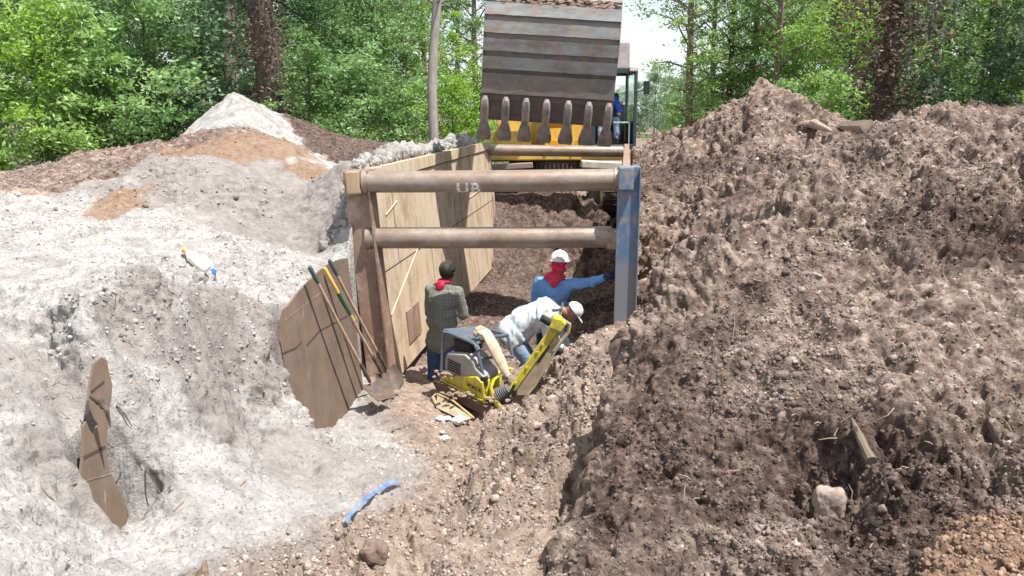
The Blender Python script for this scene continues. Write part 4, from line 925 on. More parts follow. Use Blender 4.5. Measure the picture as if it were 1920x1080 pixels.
M = fr_M(f2_, u2)
m = MB(); dome(m, hd+u2*.03, M, .108, (.88, 1.04, .92), -.1); brim(m, hd+u2*.03, M, .106, (.86, 1.03), .08, R(25), R(155), .015); rigid('cap', m, M_CAPW)
m = MB(); m.tube([J['chest']+V3((.02, -.19, .06)), J['chest']+V3((.1, -.2, .09)), J['neck']+V3((.0, -.14, .05)), J['neck']+V3((.02, -.0, .09))], .012, 8); m.tube([J['chest']+V3((.02, -.19, .06)), J['chest']+V3((.0, -.21, -.02)), J['chest']+V3((.06, -.22, -.12))], .012, 8); rigid('brace', m, M_VEST)
# --- excavator operator in the cab
hd = V3((2.30, 21.75, 3.06))
J = dict(head=hd, neck=hd+V3((0, 0, -.15)), chest=hd+V3((0, .03, -.33)), belly=hd+V3((0, .05, -.55)), pelvis=hd+V3((0, .08, -.76)))
J['shl'] = hd+V3((.2, 0, -.24)); J['shr'] = hd+V3((-.2, 0, -.24)); J['ell'] = hd+V3((.30, -.12, -.5)); J['wrl'] = hd+V3((.24, -.35, -.55)); J['elr'] = hd+V3((-.3, -.12, -.5)); J['wrr'] = hd+V3((-.24, -.35, -.55))
for k, dx in (('l', .1), ('r', -.1)):
    h = J['pelvis']+V3((dx, 0, 0)); J['hip'+k] = h; J['kn'+k] = h+V3((dx*1.0, -.42, .05)); J['an'+k] = h+V3((dx*1.0, -.5, -.36)); J['toe'+k] = J['an'+k]+V3((0, -.16, -.03))
root, rigid, part = person(J['pelvis'], 'person in royal blue shirt seated in the excavator cab', J, M_SHIRTB, M_JEANL,
    dict(face=(0, -1, -.1), hdl=(0, -1, 0), hnl=(0, 0, -1), hdr=(0, -1, 0), hnr=(0, 0, -1), seed=41))
M = fr_M((0, -1, -.1)); m = MB(); dome(m, hd+V3((0, 0, .03)), M, .106, (.86, 1.03, .92), -.1); rigid('cap', m, M_CAPB)
# ------------------------------------------------------------------ plate compactor
M_Y = mat('compactor_yellow', (.62, .55, .03), .4, col2=(.40, .30, .14), vscale=13, c2amt=.54, coat=.1); M_GR = mat('engine_cover', (.28, .29, .31), .6, col2=(.38, .34, .30), vscale=12)
M_FR = mat('guard_frame', (.10, .13, .17), .4, .2, col2=(.20, .18, .16), vscale=14, c2amt=.58); M_DIRTY = mat('dusty_underside', (.44, .36, .24), .8, col2=(.34, .25, .17), vscale=9); M_CANV = mat('canvas_sleeve', (.60, .54, .42), .9, col2=(.45, .36, .25), vscale=9, bump=.4)
M_PLATE = mat('base_plate', (.12, .085, .07), .8, .2, col2=(.22, .15, .11), vscale=12)
mo = P(890, 775, 9.35)
mach = empty('plate_compactor', mo, 'yellow and grey plate compactor with guard frame and raised yellow drawbar', 'plate compactor'); bpy.context.view_layer.update()
def cp(m, nm, mt, **k): return world_part(m.build(nm, mt, **k), mach)
def poly3(m, pts, th, mi=0):
    pts = [V3(p) for p in pts]; nrm = (pts[1]-pts[0]).cross(pts[2]-pts[0]).normalized()*th; n = len(pts)
    m.add(pts+[p+nrm for p in pts], [tuple(range(n)), tuple(range(n, 2*n))[::-1]]+[(i, (i+1) % n, n+(i+1) % n, n+i) for i in range(n)], mi)
# frame axes of the machine: a along its length (image right, towards the camera), b across (away)
A_, B_ = P(822, 736, 9.75), P(905, 778, 9.33); a_ = (B_-A_).normalized(); b_ = V3((.75, .62, .12)); b_ = (b_-a_*b_.dot(a_)).normalized(); c_ = a_.cross(b_)
if c_.z < 0: c_ = -c_
def q_(u, v, w): return A_ + a_*u + b_*v + c_*w
LL = (B_-A_).length
m = MB(); pf = [(-.10, .10), (-.02, .0), (LL+.0, 0), (LL+.10, .09), (LL+.08, .115), (LL-.01, .13), (-.0, .14), (-.09, .13)]
m.prism(pf, 0, .44, lambda u, v, w: q_(u, w, v)); cp(m, 'base_plate', M_PLATE, bevel=.006)
# side extension with ribs in front of the base
m = MB(); edge = [P(812, 742, 9.6), P(822, 762, 9.45), P(856, 770, 9.3), P(890, 787, 9.15)]
m.tube([P(818, 738, 9.62), P(850, 752, 9.42), P(889, 784, 9.13)], .012, 8); m.tube([P(818, 738, 9.62), P(811, 744, 9.6), P(818, 758, 9.5), P(834, 768, 9.42)], .018, 8, flat=.5)
cp(m, 'extension_rail', mat('rail_yellow', (.55, .40, .16), .7, col2=(.35, .25, .17), vscale=12))
for i in range(5):
    f = (i+.6)/5; a = P(818, 738, 9.62).lerp(P(889, 784, 9.13), f); m = MB(); m.tube([a, a-V3((.05, .03, .085))], .007, 6); cp(m, 'rib', M_PLATE)
m = MB(); poly3(m, [P(820, 740, 9.6), P(886, 783, 9.14), P(872, 790, 9.12), P(818, 764, 9.45)], .01); cp(m, 'extension_plate', M_DIRTY)
# yellow side hood
def hoodp(u, w, v=0): return q_(u, v, w)
m = MB(); hp = [(.02, .15), (LL-.02, .145), (LL-.06, .36), (LL-.16, .40), (.05, .22)]
m.prism(hp, .05, .38, lambda u, v, w: q_(u, w, v)); hood = cp(m, 'side_hood', M_Y, bevel=.01)
m = MB(); m.tube([q_(LL-.0, .03, .14), q_(LL-.05, .03, .39)], .016, 8); m.tube([q_(.0, .035, .155), q_(LL, .035, .15)], .013, 8); cp(m, 'hood_rim', M_Y)
ed = q_(LL-.29, .048, .235)
def hw(x, y): return ed + a_*x*.9 + c_*y - b_*.003
t = letters('WACKER', .075, hw, 'painted_letters', M_DARKM, None); link(t); t.parent = hood
# grey engine cover above it
m = MB(); ec = [(-.0, .24), (LL-.08, .41), (LL-.1, .47), (LL-.22, .54), (LL-.26, .64), (LL-.46, .70), (.03, .52)]
m.prism([(.02, .23), (LL-.06, .40), (LL-.09, .47), (LL-.20, .53), (LL-.24, .62), (LL-.36, .67), (.05, .56), (.02, .44)], .08, .34, lambda u, v, w: q_(u, w, v*.82+.045)); ecv = cp(m, 'engine_cover', M_GR, bevel=.014)
for i in range(5):
    m = MB(); y = .30+.034*i; m.box(q_(.17, .078, y*.9+.05), (.2, .014, .012), Matrix((a_, b_, c_)).transposed()); o = m.build('vent_slat', M_DARKM); o.parent = ecv
# guard frame of bent tube with a sheet top
def T(pts, r=.02, nm='guard_tube'):
    pts = [V3(p) for p in pts]; out = [pts[0]]
    for p0, p1, p2 in zip(pts, pts[1:], pts[2:]):
        out += [p1.lerp(p0, .16), p1.lerp(p0, .05).lerp(p1.lerp(p2, .05), .5), p1.lerp(p2, .16)]
    out.append(pts[-1]); m = MB(); m.tube(out, r, 10); return cp(m, nm, M_FR, smooth=True)
FL, FLt, FRt, FRb = P(827, 700, 9.72), P(831, 620, 9.72), P(892, 645, 9.42), P(908, 712, 9.38)
BLt, BRt, BRb = P(900, 613, 10.05), P(952, 628, 9.85), P(962, 672, 9.80)
T([FL, FLt, FRt, FRb]); T([P(893, 664, 10.1), BLt, BRt, BRb]); T([FLt, BLt]); T([FRt, P(925, 632, 9.68), BRt]); T([P(900, 672, 9.41), P(945, 668, 9.72), P(962, 668, 9.8)], .016)
m = MB(); poly3(m, [FLt+V3((.01, .01, .012)), FRt+V3((-.02, .02, .012)), P(897, 638, 9.62), P(905, 617, 9.95), BLt+V3((-.02, 0, .012))], .006); cp(m, 'guard_top', M_FR)
m = MB(); m.tube([P(893, 648, 9.40), P(897, 655, 9.40)], .024, 10); cp(m, 'clamp', mat('clamp_metal', (.3, .36, .42), .3, .5))
m = MB(); m.tube([FRb+V3((0, -.01, .04)), FRb+V3((0, -.01, -.06))], .042, 12); cp(m, 'rubber_mount', M_BLK)
# engine block glimpsed inside
m = MB(); m.box(q_(.22, .26, .58), (.26, .22, .22), Matrix((a_, b_, c_)).transposed(), 0, .03); m.tube([q_(.10, .2, .66), q_(.33, .2, .66)], .05, 12); cp(m, 'engine', M_BLK)
# canvas covered lever
m = MB(); ks = [P(897, 618, 9.55), P(912, 626, 9.5), P(925, 650, 9.45), P(940, 680, 9.42), P(952, 703, 9.42)]
m.tube(ks, [.075, .075, .085, .075, .05], 12, flat=.7); cp(m, 'seat_sleeve', M_CANV, smooth=True)
m = MB(); m.tube([P(917, 648, 9.42), P(932, 678, 9.38), P(948, 700, 9.38)], .010, 8); cp(m, 'lever', M_DIRTY, smooth=True)
m = MB(); m.ball(P(900, 618, 9.52), .06, 0, 2, (1, .8, .7), None, .15); m.ball(P(893, 626, 9.5), .035, 0, 2, (1, 1, 1), None, .15); cp(m, 'rusty_clevis', mat('clevis_rust', (.42, .30, .20), .9), smooth=True)
# drawbar: yellow channel with dusty lower face
D0, D1 = P(958, 732, 9.30), P(1040, 612, 9.25); dx = (D1-D0).normalized(); dn_ = V3((.78, .1, -.6)); dn_ = (dn_-dx*dn_.dot(dx)).normalized(); dw = dx.cross(dn_); 
if dw.y < 0: dw = -dw
def d_(u, v, w): return D0 + dx*u + dn_*v + dw*w
DL = (D1-D0).length
m = MB(); m.prism([(0, -.02), (DL-.05, -.03), (DL, .02), (DL-.02, .07), (.02, .045)], 0, .05, lambda u, v, w: d_(u, v, w)); cp(m, 'drawbar', M_Y, bevel=.006)
for k in (.12, .36, .60, .72):
    m = MB(); m.tube([d_(DL*k, .0, -.0), d_(DL*k, .0, -.012)], .014, 8); cp(m, 'bolt', M_Y)
m = MB(); m.prism([(.06, .05), (DL-.06, .075), (DL-.12, .17), (.18, .215), (.04, .20), (-.02, .09)], .012, .03, lambda u, v, w: d_(u, v, w)); m.prism([(.04, .20), (.18, .215), (DL-.12, .17), (DL-.12, .155), (.18, .195), (.04, .185)], .0, .22, lambda u, v, w: d_(u, v, w)); cp(m, 'drawbar_guard', M_DIRTY, bevel=.004)
m = MB(); m.prism([(DL*.48, .062), (DL*.74, .062), (DL*.74, .085), (DL*.5, .09)], .005, .013, lambda u, v, w: d_(u, v, w)); cp(m, 'slot', M_BLK)
m = MB(); m.prism([(DL-.04, -.05), (DL+.09, -.07), (DL+.12, .0), (DL+.10, .09), (DL-.02, .09)], -.04, .12, lambda u, v, w: d_(u, v, w)); cp(m, 'drawbar_head', M_Y, bevel=.018)
m = MB(); m.tube([d_(DL-.0, -.17, .03), d_(DL-.0, -.055, .03)], .042, 14); cp(m, 'grip_roller', M_BLK, smooth=True)
m = MB(); lp = [d_(DL+.10, .04, .02), d_(DL+.10, .13, .02), d_(DL+.02, .17, .02), d_(DL-.10, .165, .02), d_(DL-.25, .15, .02)]; m.tube(lp, .022, 8, flat=1.0); cp(m, 'hand_loop', M_DIRTY, smooth=True)
# bellows and yellow pivot bracket
m = MB(); b0, b1 = P(934, 742, 9.36), P(955, 728, 9.32); ks = []; rs = []
for i in range(15): ks.append(b0.lerp(b1, i/14)); rs.append(.082-.0022*i + (.010 if i % 2 else -.006))
m.tube(ks, rs, 18); m.ball(b0, .078, 0, 2); cp(m, 'bellows', M_BLK if False else mat('grey_rubber', (.11, .105, .11), .7), smooth=False)
m = MB(); br = [P(935, 704, 9.40), P(926, 712, 9.38), P(920, 726, 9.36), P(925, 748, 9.32), P(936, 762, 9.28), P(946, 768, 9.24)]
m.tube(br, [.022, .03, .035, .042, .042, .02], 10, flat=.5); m.tube([P(937, 702, 9.4), P(950, 690, 9.42), P(962, 692, 9.42)], .018, 8, flat=.6); cp(m, 'pivot_bracket', M_Y, smooth=True)
m = MB(); m.tube([P(950, 745, 9.25), P(958, 735, 9.22), P(964, 722, 9.22)], .016, 8); m.tube([P(950, 745, 9.25), P(962, 747, 9.25)], .012, 8); cp(m, 'link_rod', M_DARKM)

# ------------------------------------------------------------------ litter on the trench floor
m = MB(); c = onz(842, 775, .0); m.tube([c, c+V3((0, 0, .035))], .115, 24); m.tube([c+V3((0, 0, .035)), c+V3((0, 0, .042))], [.095, .085], 24); m.ball(c+V3((0, 0, .04)), .018, 0, 1)
tag(m.build('drum_lid', M_DIRTY, bevel=.004), 'round dusty lid lying just below the plate compactor', 'lid')
M_LBL = mat('blue_white_plastic', (.10, .22, .60), .4, col2=(.80, .84, .88), vscale=16, c2amt=.5); M_WPL = mat('white_plastic', (.82, .84, .86), .35, col2=(.12, .25, .60), vscale=10, c2amt=.62)
def crumple(name, c, sx, sy, sz, mt, label, cat, seed):
    r_ = random.Random(seed); bm = bmesh.new(); bmesh.ops.create_icosphere(bm, subdivisions=2, radius=1); m = MB()
    V = [V3(c)+V3((q.co.x*sx*r_.uniform(.6, 1.35), q.co.y*sy*r_.uniform(.6, 1.35), q.co.z*sz*r_.uniform(.5, 1.5))) for q in bm.verts]
    m.add(V, [[q.index for q in f.verts] for f in bm.faces]); bm.free(); return tag(m.build(name, mt), label, cat)
crumple('crumpled_wrapper', onz(835, 786, .03), .10, .05, .03, M_LBL, 'crumpled blue printed wrapper against the round lid', 'wrapper', 1)
crumple('plastic_bag', onz(857, 789, .03), .085, .06, .045, M_WPL, 'crumpled white plastic bag right of the round lid', 'plastic bag', 5)
crumple('plastic_scrap', onz(833, 823, .03), .045, .035, .02, M_WPL, 'small blue and white plastic scrap alone on the dirt', 'plastic scrap', 3)
crumple('plastic_scrap', onz(827, 811, .03), .025, .02, .012, M_LBL, 'tiny blue scrap just above the small blue and white scrap', 'plastic scrap', 4)
# blue ribbon strap
pts = [(747,908,6.05),(735,913,5.98),(722,921,5.92),(705,931,5.83),(690,941,5.74),(676,955,5.62),(664,968,5.5),(652,981,5.4),(646,990,5.33)]
SP_ = [onz(q[0], q[1], .03) for q in pts]; SP_ = [SP_[0]]+[(SP_[i-1]+SP_[i]*2+SP_[i+1])/4+V3((0, 0, .012)) for i in range(1, len(pts)-1)]+[SP_[-1]]
V = []; 
for i, q in enumerate(pts):
    p0 = SP_[i]; t_ = (SP_[min(i+1, len(pts)-1)]-SP_[max(i-1, 0)]).normalized(); s_ = t_.cross(UP).normalized()*(.009 if i > 1 else .02)
    V += [p0-s_+V3((0, 0, .008*(i % 2))), p0+s_+V3((0, 0, .022))]
n = len(pts); V += [p-V3((0, 0, .004)) for p in V]; k = 2*n; m = MB(); Fc = []
for i in range(n-1): a = 2*i; Fc += [(a, a+1, a+3, a+2), (k+a, k+a+2, k+a+3, k+a+1), (a, a+2, k+a+2, k+a), (a+1, k+a+1, k+a+3, a+3)]
m.add(V, Fc); tag(m.build('plastic_strap', mat('blue_strap', (.10, .17, .36), .5, col2=(.40, .44, .50), vscale=2.5, c2amt=.56)), 'blue and white plastic strap lying between grey sand and brown soil', 'strap')
# bottles on the sand bank
def onbank(px, py, Y, h=0): w = P(px, py, Y); return V3((w.x, w.y, ground_z(w.x, w.y)+h))
b0, b1 = onz(344, 481, .06), onz(392, 518, .06)
gz_ = lambda p, h: V3((p.x, p.y, max(p.z, ground_z(p.x, p.y)+h)))

def bottle(a, b, r, bodym, capm, label, extra=None):
    root = empty('bottle', (a+b)/2-V3((0, 0, r)), label, 'bottle'); bpy.context.view_layer.update()
    L = lambda f: a.lerp(b, f)
    m = MB(); m.tube([L(.10), L(.16), L(.30), L(.38), L(.42), L(.62), L(.66), L(.95), L(1)], [r*.38, r*.4, r*.85, r, r*.96, r*.96, r, r, r*.85], 18); world_part(m.build('bottle_body', bodym, smooth=True), root)
    m = MB(); m.tube([L(0), L(.11)], r*.46, 12); world_part(m.build('cap', capm), root); return root
M_JUG = mat('jug_plastic', (.80, .78, .66), .3); M_CLR = mat('clear_bottle', (.62, .80, .80), .15, spec=.6)
bottle(b0, b1, .055, M_JUG, mat('orange_cap', (.85, .30, .05), .4), 'pale jug with orange cap lying on the sand bank')
c0, c1 = onz(404, 521, .05), onz(374, 493, .05); bottle(c0+V3((0, .03, .01)), c1+V3((0, .05, .01)), .04, M_CLR, mat('blue_cap', (.05, .2, .75), .4), 'clear bottle with blue cap lying behind the pale jug')

for c0_, sx, n_ in ((P(835, 700, 9.6), .09, 26), (P(860, 735, 9.45), .12, 30), (P(925, 745, 9.3), .07, 16)):
    m = MB()
    for _ in range(n_): m.ball(c0_+V3((random.gauss(0, sx*.6), random.gauss(0, sx*.4), random.gauss(0, sx*.15)-.02)), random.uniform(.012, .03), 0, 1, (1.2, 1, .7), None, .3)
    cp(m, 'caked_dirt', M_MUD)
# ------------------------------------------------------------------ wood and stone in the spoil, things beyond the trench
M_OLDW = mat('muddy_wood', (.30, .21, .15), .9, col2=(.40, .31, .24), vscale=8, bump=.6, bscale=25)
def log(name, pts, rs, label, cat, mt=None, n=9):
    m = MB(); pts = [V3(q) for q in pts]; r_ = random.Random(len(label)); out = []; ro = []
    for a, b, ra, rb in zip(pts, pts[1:], rs, rs[1:]):
        for i in range(5): out.append(a.lerp(b, i/5)+V3((r_.uniform(-.1, .1), r_.uniform(-.1, .1), r_.uniform(-.1, .1)))*ra); ro.append((ra+(rb-ra)*i/5)*r_.uniform(.88, 1.1))
    out.append(pts[-1]); ro.append(rs[-1]); m.tube(out, ro, n); return tag(m.build(name, mt or M_OLDW, smooth=True), label, cat)
def surf(px, py, Y, h): w = P(px, py, Y); return V3((w.x, w.y, ground_z(w.x, w.y)+h))
log('split_log', [onz(1498, 236, .05), onz(1525, 243, .1), onz(1556, 252, .04)], [.03, .08, .02], 'pale split log on the soil ridge below the third pine', 'log')
log('wood_block', [onz(1583, 240, .06), onz(1625, 243, .06)], [.07, .09], 'pale wood block on the soil ridge below the brown leaved tree', 'wood block', n=6)
log('broken_stake', [onz(1598, 792, .03), onz(1612, 828, .045), onz(1632, 872, .03)], [.006, .022, .03], 'pointed broken stake sticking out of the near brown soil', 'stake', mat('stake_wood', (.15, .125, .085), .9, bump=.4))
log('stick', [onz(736, 808, .015), onz(752, 802, .02), onz(768, 794, .015)], [.012, .008, .004], 'short dark stick on the trench floor below the shovels', 'stick', M_PLATE)
log('root', [PL(168, 742, .0), PL(186, 752, .04), PL(200, 768, .08), PL(207, 800, .08)], [.010, .024, .016, .004], 'dark root poking out across the narrow exposed strip of panel', 'root', mat('dark_root', (.07, .05, .038), .9, col2=(.16, .12, .095), vscale=9))
for i, (a, b, lb) in enumerate((((140, 912), (198, 904), 'pale twig crossing the foot of the narrow exposed strip'), ((222, 770), (250, 808), 'dark twig on the sand right of the narrow exposed strip'), ((270, 890), (300, 935), 'dark twig on the sand fan below the grey bank'))):
    q0, q1 = onz(*a, .03), onz(*b, .03); log('twig', [q0, q0.lerp(q1, .5)+V3((0, 0, .015)), q1], [.006, .005, .003], lb, 'twig', None if i == 0 else bpy.data.materials['dark_root'], 5)
def boulder(c, sx, sy, sz, label, seed, mt):
    bm = bmesh.new(); bmesh.ops.create_icosphere(bm, subdivisions=5, radius=1); v = np.array([q.co[:] for q in bm.verts])
    k = 1+.22*vnoise(v*1.0+seed, 1.3, seed)+.08*vnoise(v+seed, 3.7, seed)+.03*vnoise(v, 9, seed)+.015*vnoise(v, 21, seed); v = np.sign(v)*np.abs(v)**.82*k[:,None]*np.array((sx, sy, sz)); m = MB()
    m.add([V3(c)+V3(q) for q in v], [[q.index for q in f.verts] for f in bm.faces]); bm.free(); return tag(m.build('clay_boulder', mt, smooth=True), label, 'clay lump')
M_LUMP = mat('clay_lump', (.22, .165, .135), .95, bump=.7, bscale=35, col2=(.32, .25, .21), vscale=9)
boulder(onz(1552, 945, -.03), .085, .09, .13, 'large smooth lump of clay low on the near brown mound, beside a dark gap', 3, M_LUMP)
boulder(onz(700, 1035, .0), .075, .07, .07, 'dark lump of soil at the bottom of the picture below the blue strap', 5, mat('dark_lump', (.11, .07, .05), .95, bump=.7, bscale=30, col2=(.2, .14, .11), vscale=8))
# beyond the far end of the box
bt = P(950, 300, 21.4)
m = MB()
m.box(P(948, 296, 21.6), (1.35, .3, .16), Matrix.Rotation(-.03, 3, 'Y'), 0, .02)
tag(m.build('steel_beam', M_RUST), 'rusty steel beam lying behind the far pipe left of the excavator track', 'beam')
for i in range(3):
    m = MB(); m.box(P(948-i*3, 312+i*13, 21.2-.25*i), (1.3, .35, .12), Matrix.Rotation(-.05+.04*i, 3, 'Y')@Matrix.Rotation(.1*i, 3, 'Z'), 0, .015)
    tag(m.build('timber', mat('grey_timber', (.22, .17, .15), .9, col2=(.24, .18, .15), vscale=7, bump=.5)), ['weathered timber directly under the rusty steel beam', 'weathered timber in the middle of the stack by the panel end', 'weathered timber lowest in the stack by the panel end'][i], 'timber', 'timbers stacked beyond the box')
m = MB(); m.box(P(1128, 309, 20.6), (.95, .5, .16), Matrix.Rotation(.05, 3, 'Y'), 0, .02); tag(m.build('concrete_slab', mat('pale_concrete', (.55, .52, .47), .9, bump=.3, col2=(.42, .38, .33), vscale=5)), 'pale concrete slab resting behind the blue post top', 'slab')

# fine roots torn up with the soil
m = MB(); g_ = random.Random(12)
for _ in range(70):
    px, py = g_.uniform(1200, 1910), g_.uniform(300, 1060)
    if g_.random() < .25: px, py = g_.uniform(20, 500), g_.uniform(480, 1040)
    a = onz(px, py, .01); d = V3((g_.uniform(-1, 1), g_.uniform(-.6, .6), g_.uniform(-.3, .8))).normalized(); L1 = g_.uniform(.04, .13)
    q1 = a+d*L1*.5+V3((0, 0, g_.uniform(0, .02))); q2 = q1+(d+V3((g_.uniform(-.6, .6), g_.uniform(-.6, .6), g_.uniform(-.6, .3)))).normalized()*L1*.6
    m.tube([a-d*.02, q1, q2], [.0035, .003, .0012], 5)
o = m.build('fine_roots', M_OLDW); o['kind'] = 'stuff'
# ------------------------------------------------------------------ woodland
def leafmat(name, c1, c2, c3, trans=.35, rough=.5):
    m = bpy.data.materials.new(name); m.use_nodes = True; nt = m.node_tree; N = nt.nodes; L = nt.links; b = N['Principled BSDF']
    b.inputs['Roughness'].default_value = rough; b.inputs['Specular IOR Level'].default_value = .35
    g = N.new('ShaderNodeNewGeometry'); n = N.new('ShaderNodeTexNoise'); n.inputs['Scale'].default_value = .9; n.inputs['Detail'].default_value = 3; L.new(g.outputs['Position'], n.inputs[0])
    ri = N.new('ShaderNodeMath'); ri.operation = 'MULTIPLY_ADD'; L.new(g.outputs['Random Per Island'], ri.inputs[0]); ri.inputs[1].default_value = .5; L.new(n.outputs[0], ri.inputs[2])
    r = N.new('ShaderNodeValToRGB'); e = r.color_ramp.elements; e.new(.5); e[0].position = .45; e[1].position = .75; e[2].position = 1.1 if False else 1.0
    for k, c in enumerate((c1, c2, c3)): e[k].color = (*c, 1)
    L.new(ri.outputs[0], r.inputs[0]); L.new(r.outputs[0], b.inputs['Base Color'])
    t = N.new('ShaderNodeBsdfTranslucent'); mx = N.new('ShaderNodeMixShader'); mx.inputs[0].default_value = trans
    hs = N.new('ShaderNodeHueSaturation'); hs.inputs['Saturation'].default_value = 1.15; hs.inputs['Value'].default_value = 1.25; L.new(r.outputs[0], hs.inputs['Color']); L.new(hs.outputs[0], t.inputs[0])
    L.new(b.outputs[0], mx.inputs[1]); L.new(t.outputs[0], mx.inputs[2]); L.new(mx.outputs[0], N['Material Output'].inputs[0]); return m
LM = dict(bright=leafmat('bright_leaves', (.20, .32, .09), (.29, .44, .14), (.45, .60, .29), .45), mid=leafmat('mid_leaves', (.12, .22, .075), (.19, .32, .11), (.34, .48, .23), .4),
          dark=leafmat('dark_leaves', (.04, .085, .03), (.075, .15, .05), (.19, .30, .13), .35), lime=leafmat('lime_leaves', (.18, .30, .06), (.26, .41, .09), (.38, .52, .16), .5),
          grey=leafmat('grey_green_leaves', (.10, .18, .09), (.16, .25, .13), (.26, .35, .21), .35), dead=leafmat('dead_leaves', (.08, .058, .045), (.14, .10, .075), (.24, .17, .13), .3),
          far=leafmat('hazed_far_leaves', (.16, .25, .15), (.20, .30, .18), (.25, .36, .22), .3))  # far trees: distance haze painted in as a paler leaf colour
def bark(name, c1, c2, sc=(9, 9, 1.5)):
    m = paint(name, c1, c2, .5, sc, .9, None, .8); return m
BK = dict(pale=bark('pale_bark', (.36, .33, .30), (.24, .21, .19)), pine=bark('pine_bark', (.26, .19, .16), (.14, .10, .08), (6, 6, 2)), dark=bark('dark_bark', (.10, .08, .065), (.06, .045, .035)))
def leaf_cloud(name, pts, size, mt, seed, upb=.5):
    """one small folded leaf per point"""
    g = np.random.default_rng(seed); n = len(pts)
    d = g.normal(size=(n, 3)); d[:,2] *= .6; d /= np.linalg.norm(d, axis=1)[:,None]
    u = g.normal(size=(n, 3)); u[:,2] += upb*2; u /= np.linalg.norm(u, axis=1)[:,None]
    s = np.cross(d, u); s /= np.linalg.norm(s, axis=1)[:,None]+1e-9; L_ = size*g.uniform(.6, 1.4, n)[:,None]; W = L_*g.uniform(.32, .5, n)[:,None]
    a = pts-d*L_*.5; b = pts+d*L_*.5; c1 = pts+s*W*.5+u*.0; c2 = pts-s*W*.5
    V = np.stack([a, c1, b, c2], 1).reshape(-1, 3); Fc = np.arange(n*4).reshape(-1, 4)
    me = bpy.data.meshes.new(name); me.vertices.add(len(V)); me.vertices.foreach_set('co', V.astype(np.float32).ravel()); me.loops.add(Fc.size); me.loops.foreach_set('vertex_index', Fc.astype(np.int32).ravel())
    me.polygons.add(n); me.polygons.foreach_set('loop_start', np.arange(0, n*4, 4, dtype=np.int32)); me.polygons.foreach_set('loop_total', np.full(n, 4, np.int32)); me.update(calc_edges=True); me.materials.append(mt); return me
def grow(seed, h, r, z0, nb, per, spread, size, mt, leaner=0, twig=.32, shape='tree', top=.95, lsize=.0):
    """trunk with limbs, and leaves in sprays at the limb ends. returns (trunk mesh, crown mesh)"""
    g = random.Random(seed); gn = np.random.default_rng(seed); m = MB(); k = 9
    tp = []
    for i in range(k+1):
        f = i/k; tp.append(Vector((leaner*f*h + .12*math.sin(f*5+seed)*f*(h/8), .1*math.cos(f*4+seed*2)*f*(h/8), h*f)))
    m.tube([tp[0]+Vector((0, 0, -.5))]+tp, [r*1.5]+[max(.012, r*(1-.8*(i/k))) for i in range(k+1)], 10)
    cl = []
    for b in range(nb):
        f = z0 + (top-z0)*((b+g.random())/nb); i = min(int(f*k), k-1); base = tp[i].lerp(tp[i+1], f*k-i); a = b*2.4+g.uniform(-.5, .5)
        prof = math.sin(math.pi*min(1, max(.0, (f-z0)/(1-z0)*.82+.16))) if shape == 'tree' else (1-.75*(f-z0)/(1-z0))
        L_ = spread*prof*g.uniform(.65, 1.15)+.15; el = g.uniform(.1, .7); d = Vector((math.cos(a)*math.cos(el), math.sin(a)*math.cos(el), math.sin(el)))
        mid = base+d*L_*.5+Vector((0, 0, .06*L_)); end = base+d*L_+Vector((0, 0, g.uniform(-.15, .2)*L_))
        m.tube([base, mid, end], [max(.008, r*.3*(1-f*.5)), max(.006, r*.18), .005], 5, caps=False)
        nsub = max(2, int(L_/.42))
        for s_ in range(nsub):
            q = base.lerp(end, .3+.7*(s_+g.random())/nsub) + Vector((g.gauss(0, .28), g.gauss(0, .28), g.gauss(0, .22)))*min(1.2, L_*.6)
            cl.append(q)
            if g.random() < .5: m.tube([base.lerp(end, .3+.6*s_/nsub), q], [.006, .003], 3, caps=False)
    C = np.array([c[:] for c in cl]); npl = per; idx = np.repeat(np.arange(len(C)), npl)
    off = gn.normal(size=(len(idx), 3))*np.array((twig, twig, twig*.55)); off *= gn.uniform(.4, 1.1, len(C))[idx][:,None]
    pts = C[idx]+off; pts[:,2] -= .18*np.linalg.norm(off[:,:2], axis=1)**1.0*.6; pts = pts[pts[:,2] > .1]
    cm = leaf_cloud('crown', pts, size, mt, seed+99)
    tm = bpy.data.meshes.new('trunk'); tm.from_pydata(m.v, [], m.f); tm.polygons.foreach_set('use_smooth', [True]*len(tm.polygons))
    return tm, cm
def plant(name, meshes, x, y, sc, rz, label, cat, group, bk='dark', z=None, leaf=None, tilt=(0, 0)):
    tm, cm = meshes
    root = empty(name, (x, y, (ground_z(x, y) if z is None else z)), label, cat, group, (tilt[0], tilt[1], rz)); root.scale = (sc, sc, sc) if not isinstance(sc, tuple) else sc
    if not tm.materials: tm.materials.append(BK[bk])
    t = bpy.data.objects.new('trunk', tm); link(t, root)
    c = bpy.data.objects.new('crown' if cat == 'tree' else 'foliage', cm); link(c, root)
    if leaf: c.material_slots[0].link = 'OBJECT'; c.material_slots[0].material = LM[leaf]
    if bk: t.material_slots[0].link = 'OBJECT'; t.material_slots[0].material = BK[bk]
    return root
VB = [grow(s, 3.6, .035, .05, 30, 95, 1.75, .115, LM['bright'], 0, .21, 'bush') for s in (1, 2, 3)]
VS = [grow(s, 6.2, .06, .10, 44, 85, 1.8, .11, LM['mid'], .02, .22) for s in (11, 12, 13)]
VT = [grow(s, 10, .17, .12, 60, 110, 2.6, .125, LM['dark'], .01, .28) for s in (21, 22)]
VP = [grow(s, 11, .13, .12, 64, 70, 1.35, .10, LM['mid'], 0, .24) for s in (31, 32)]
def xat(px, y): return (px-960)/F*y/(CP - 0.0)*.99
rr = random.Random(5)
GL = 'trees and bushes of the woodland behind the trench'
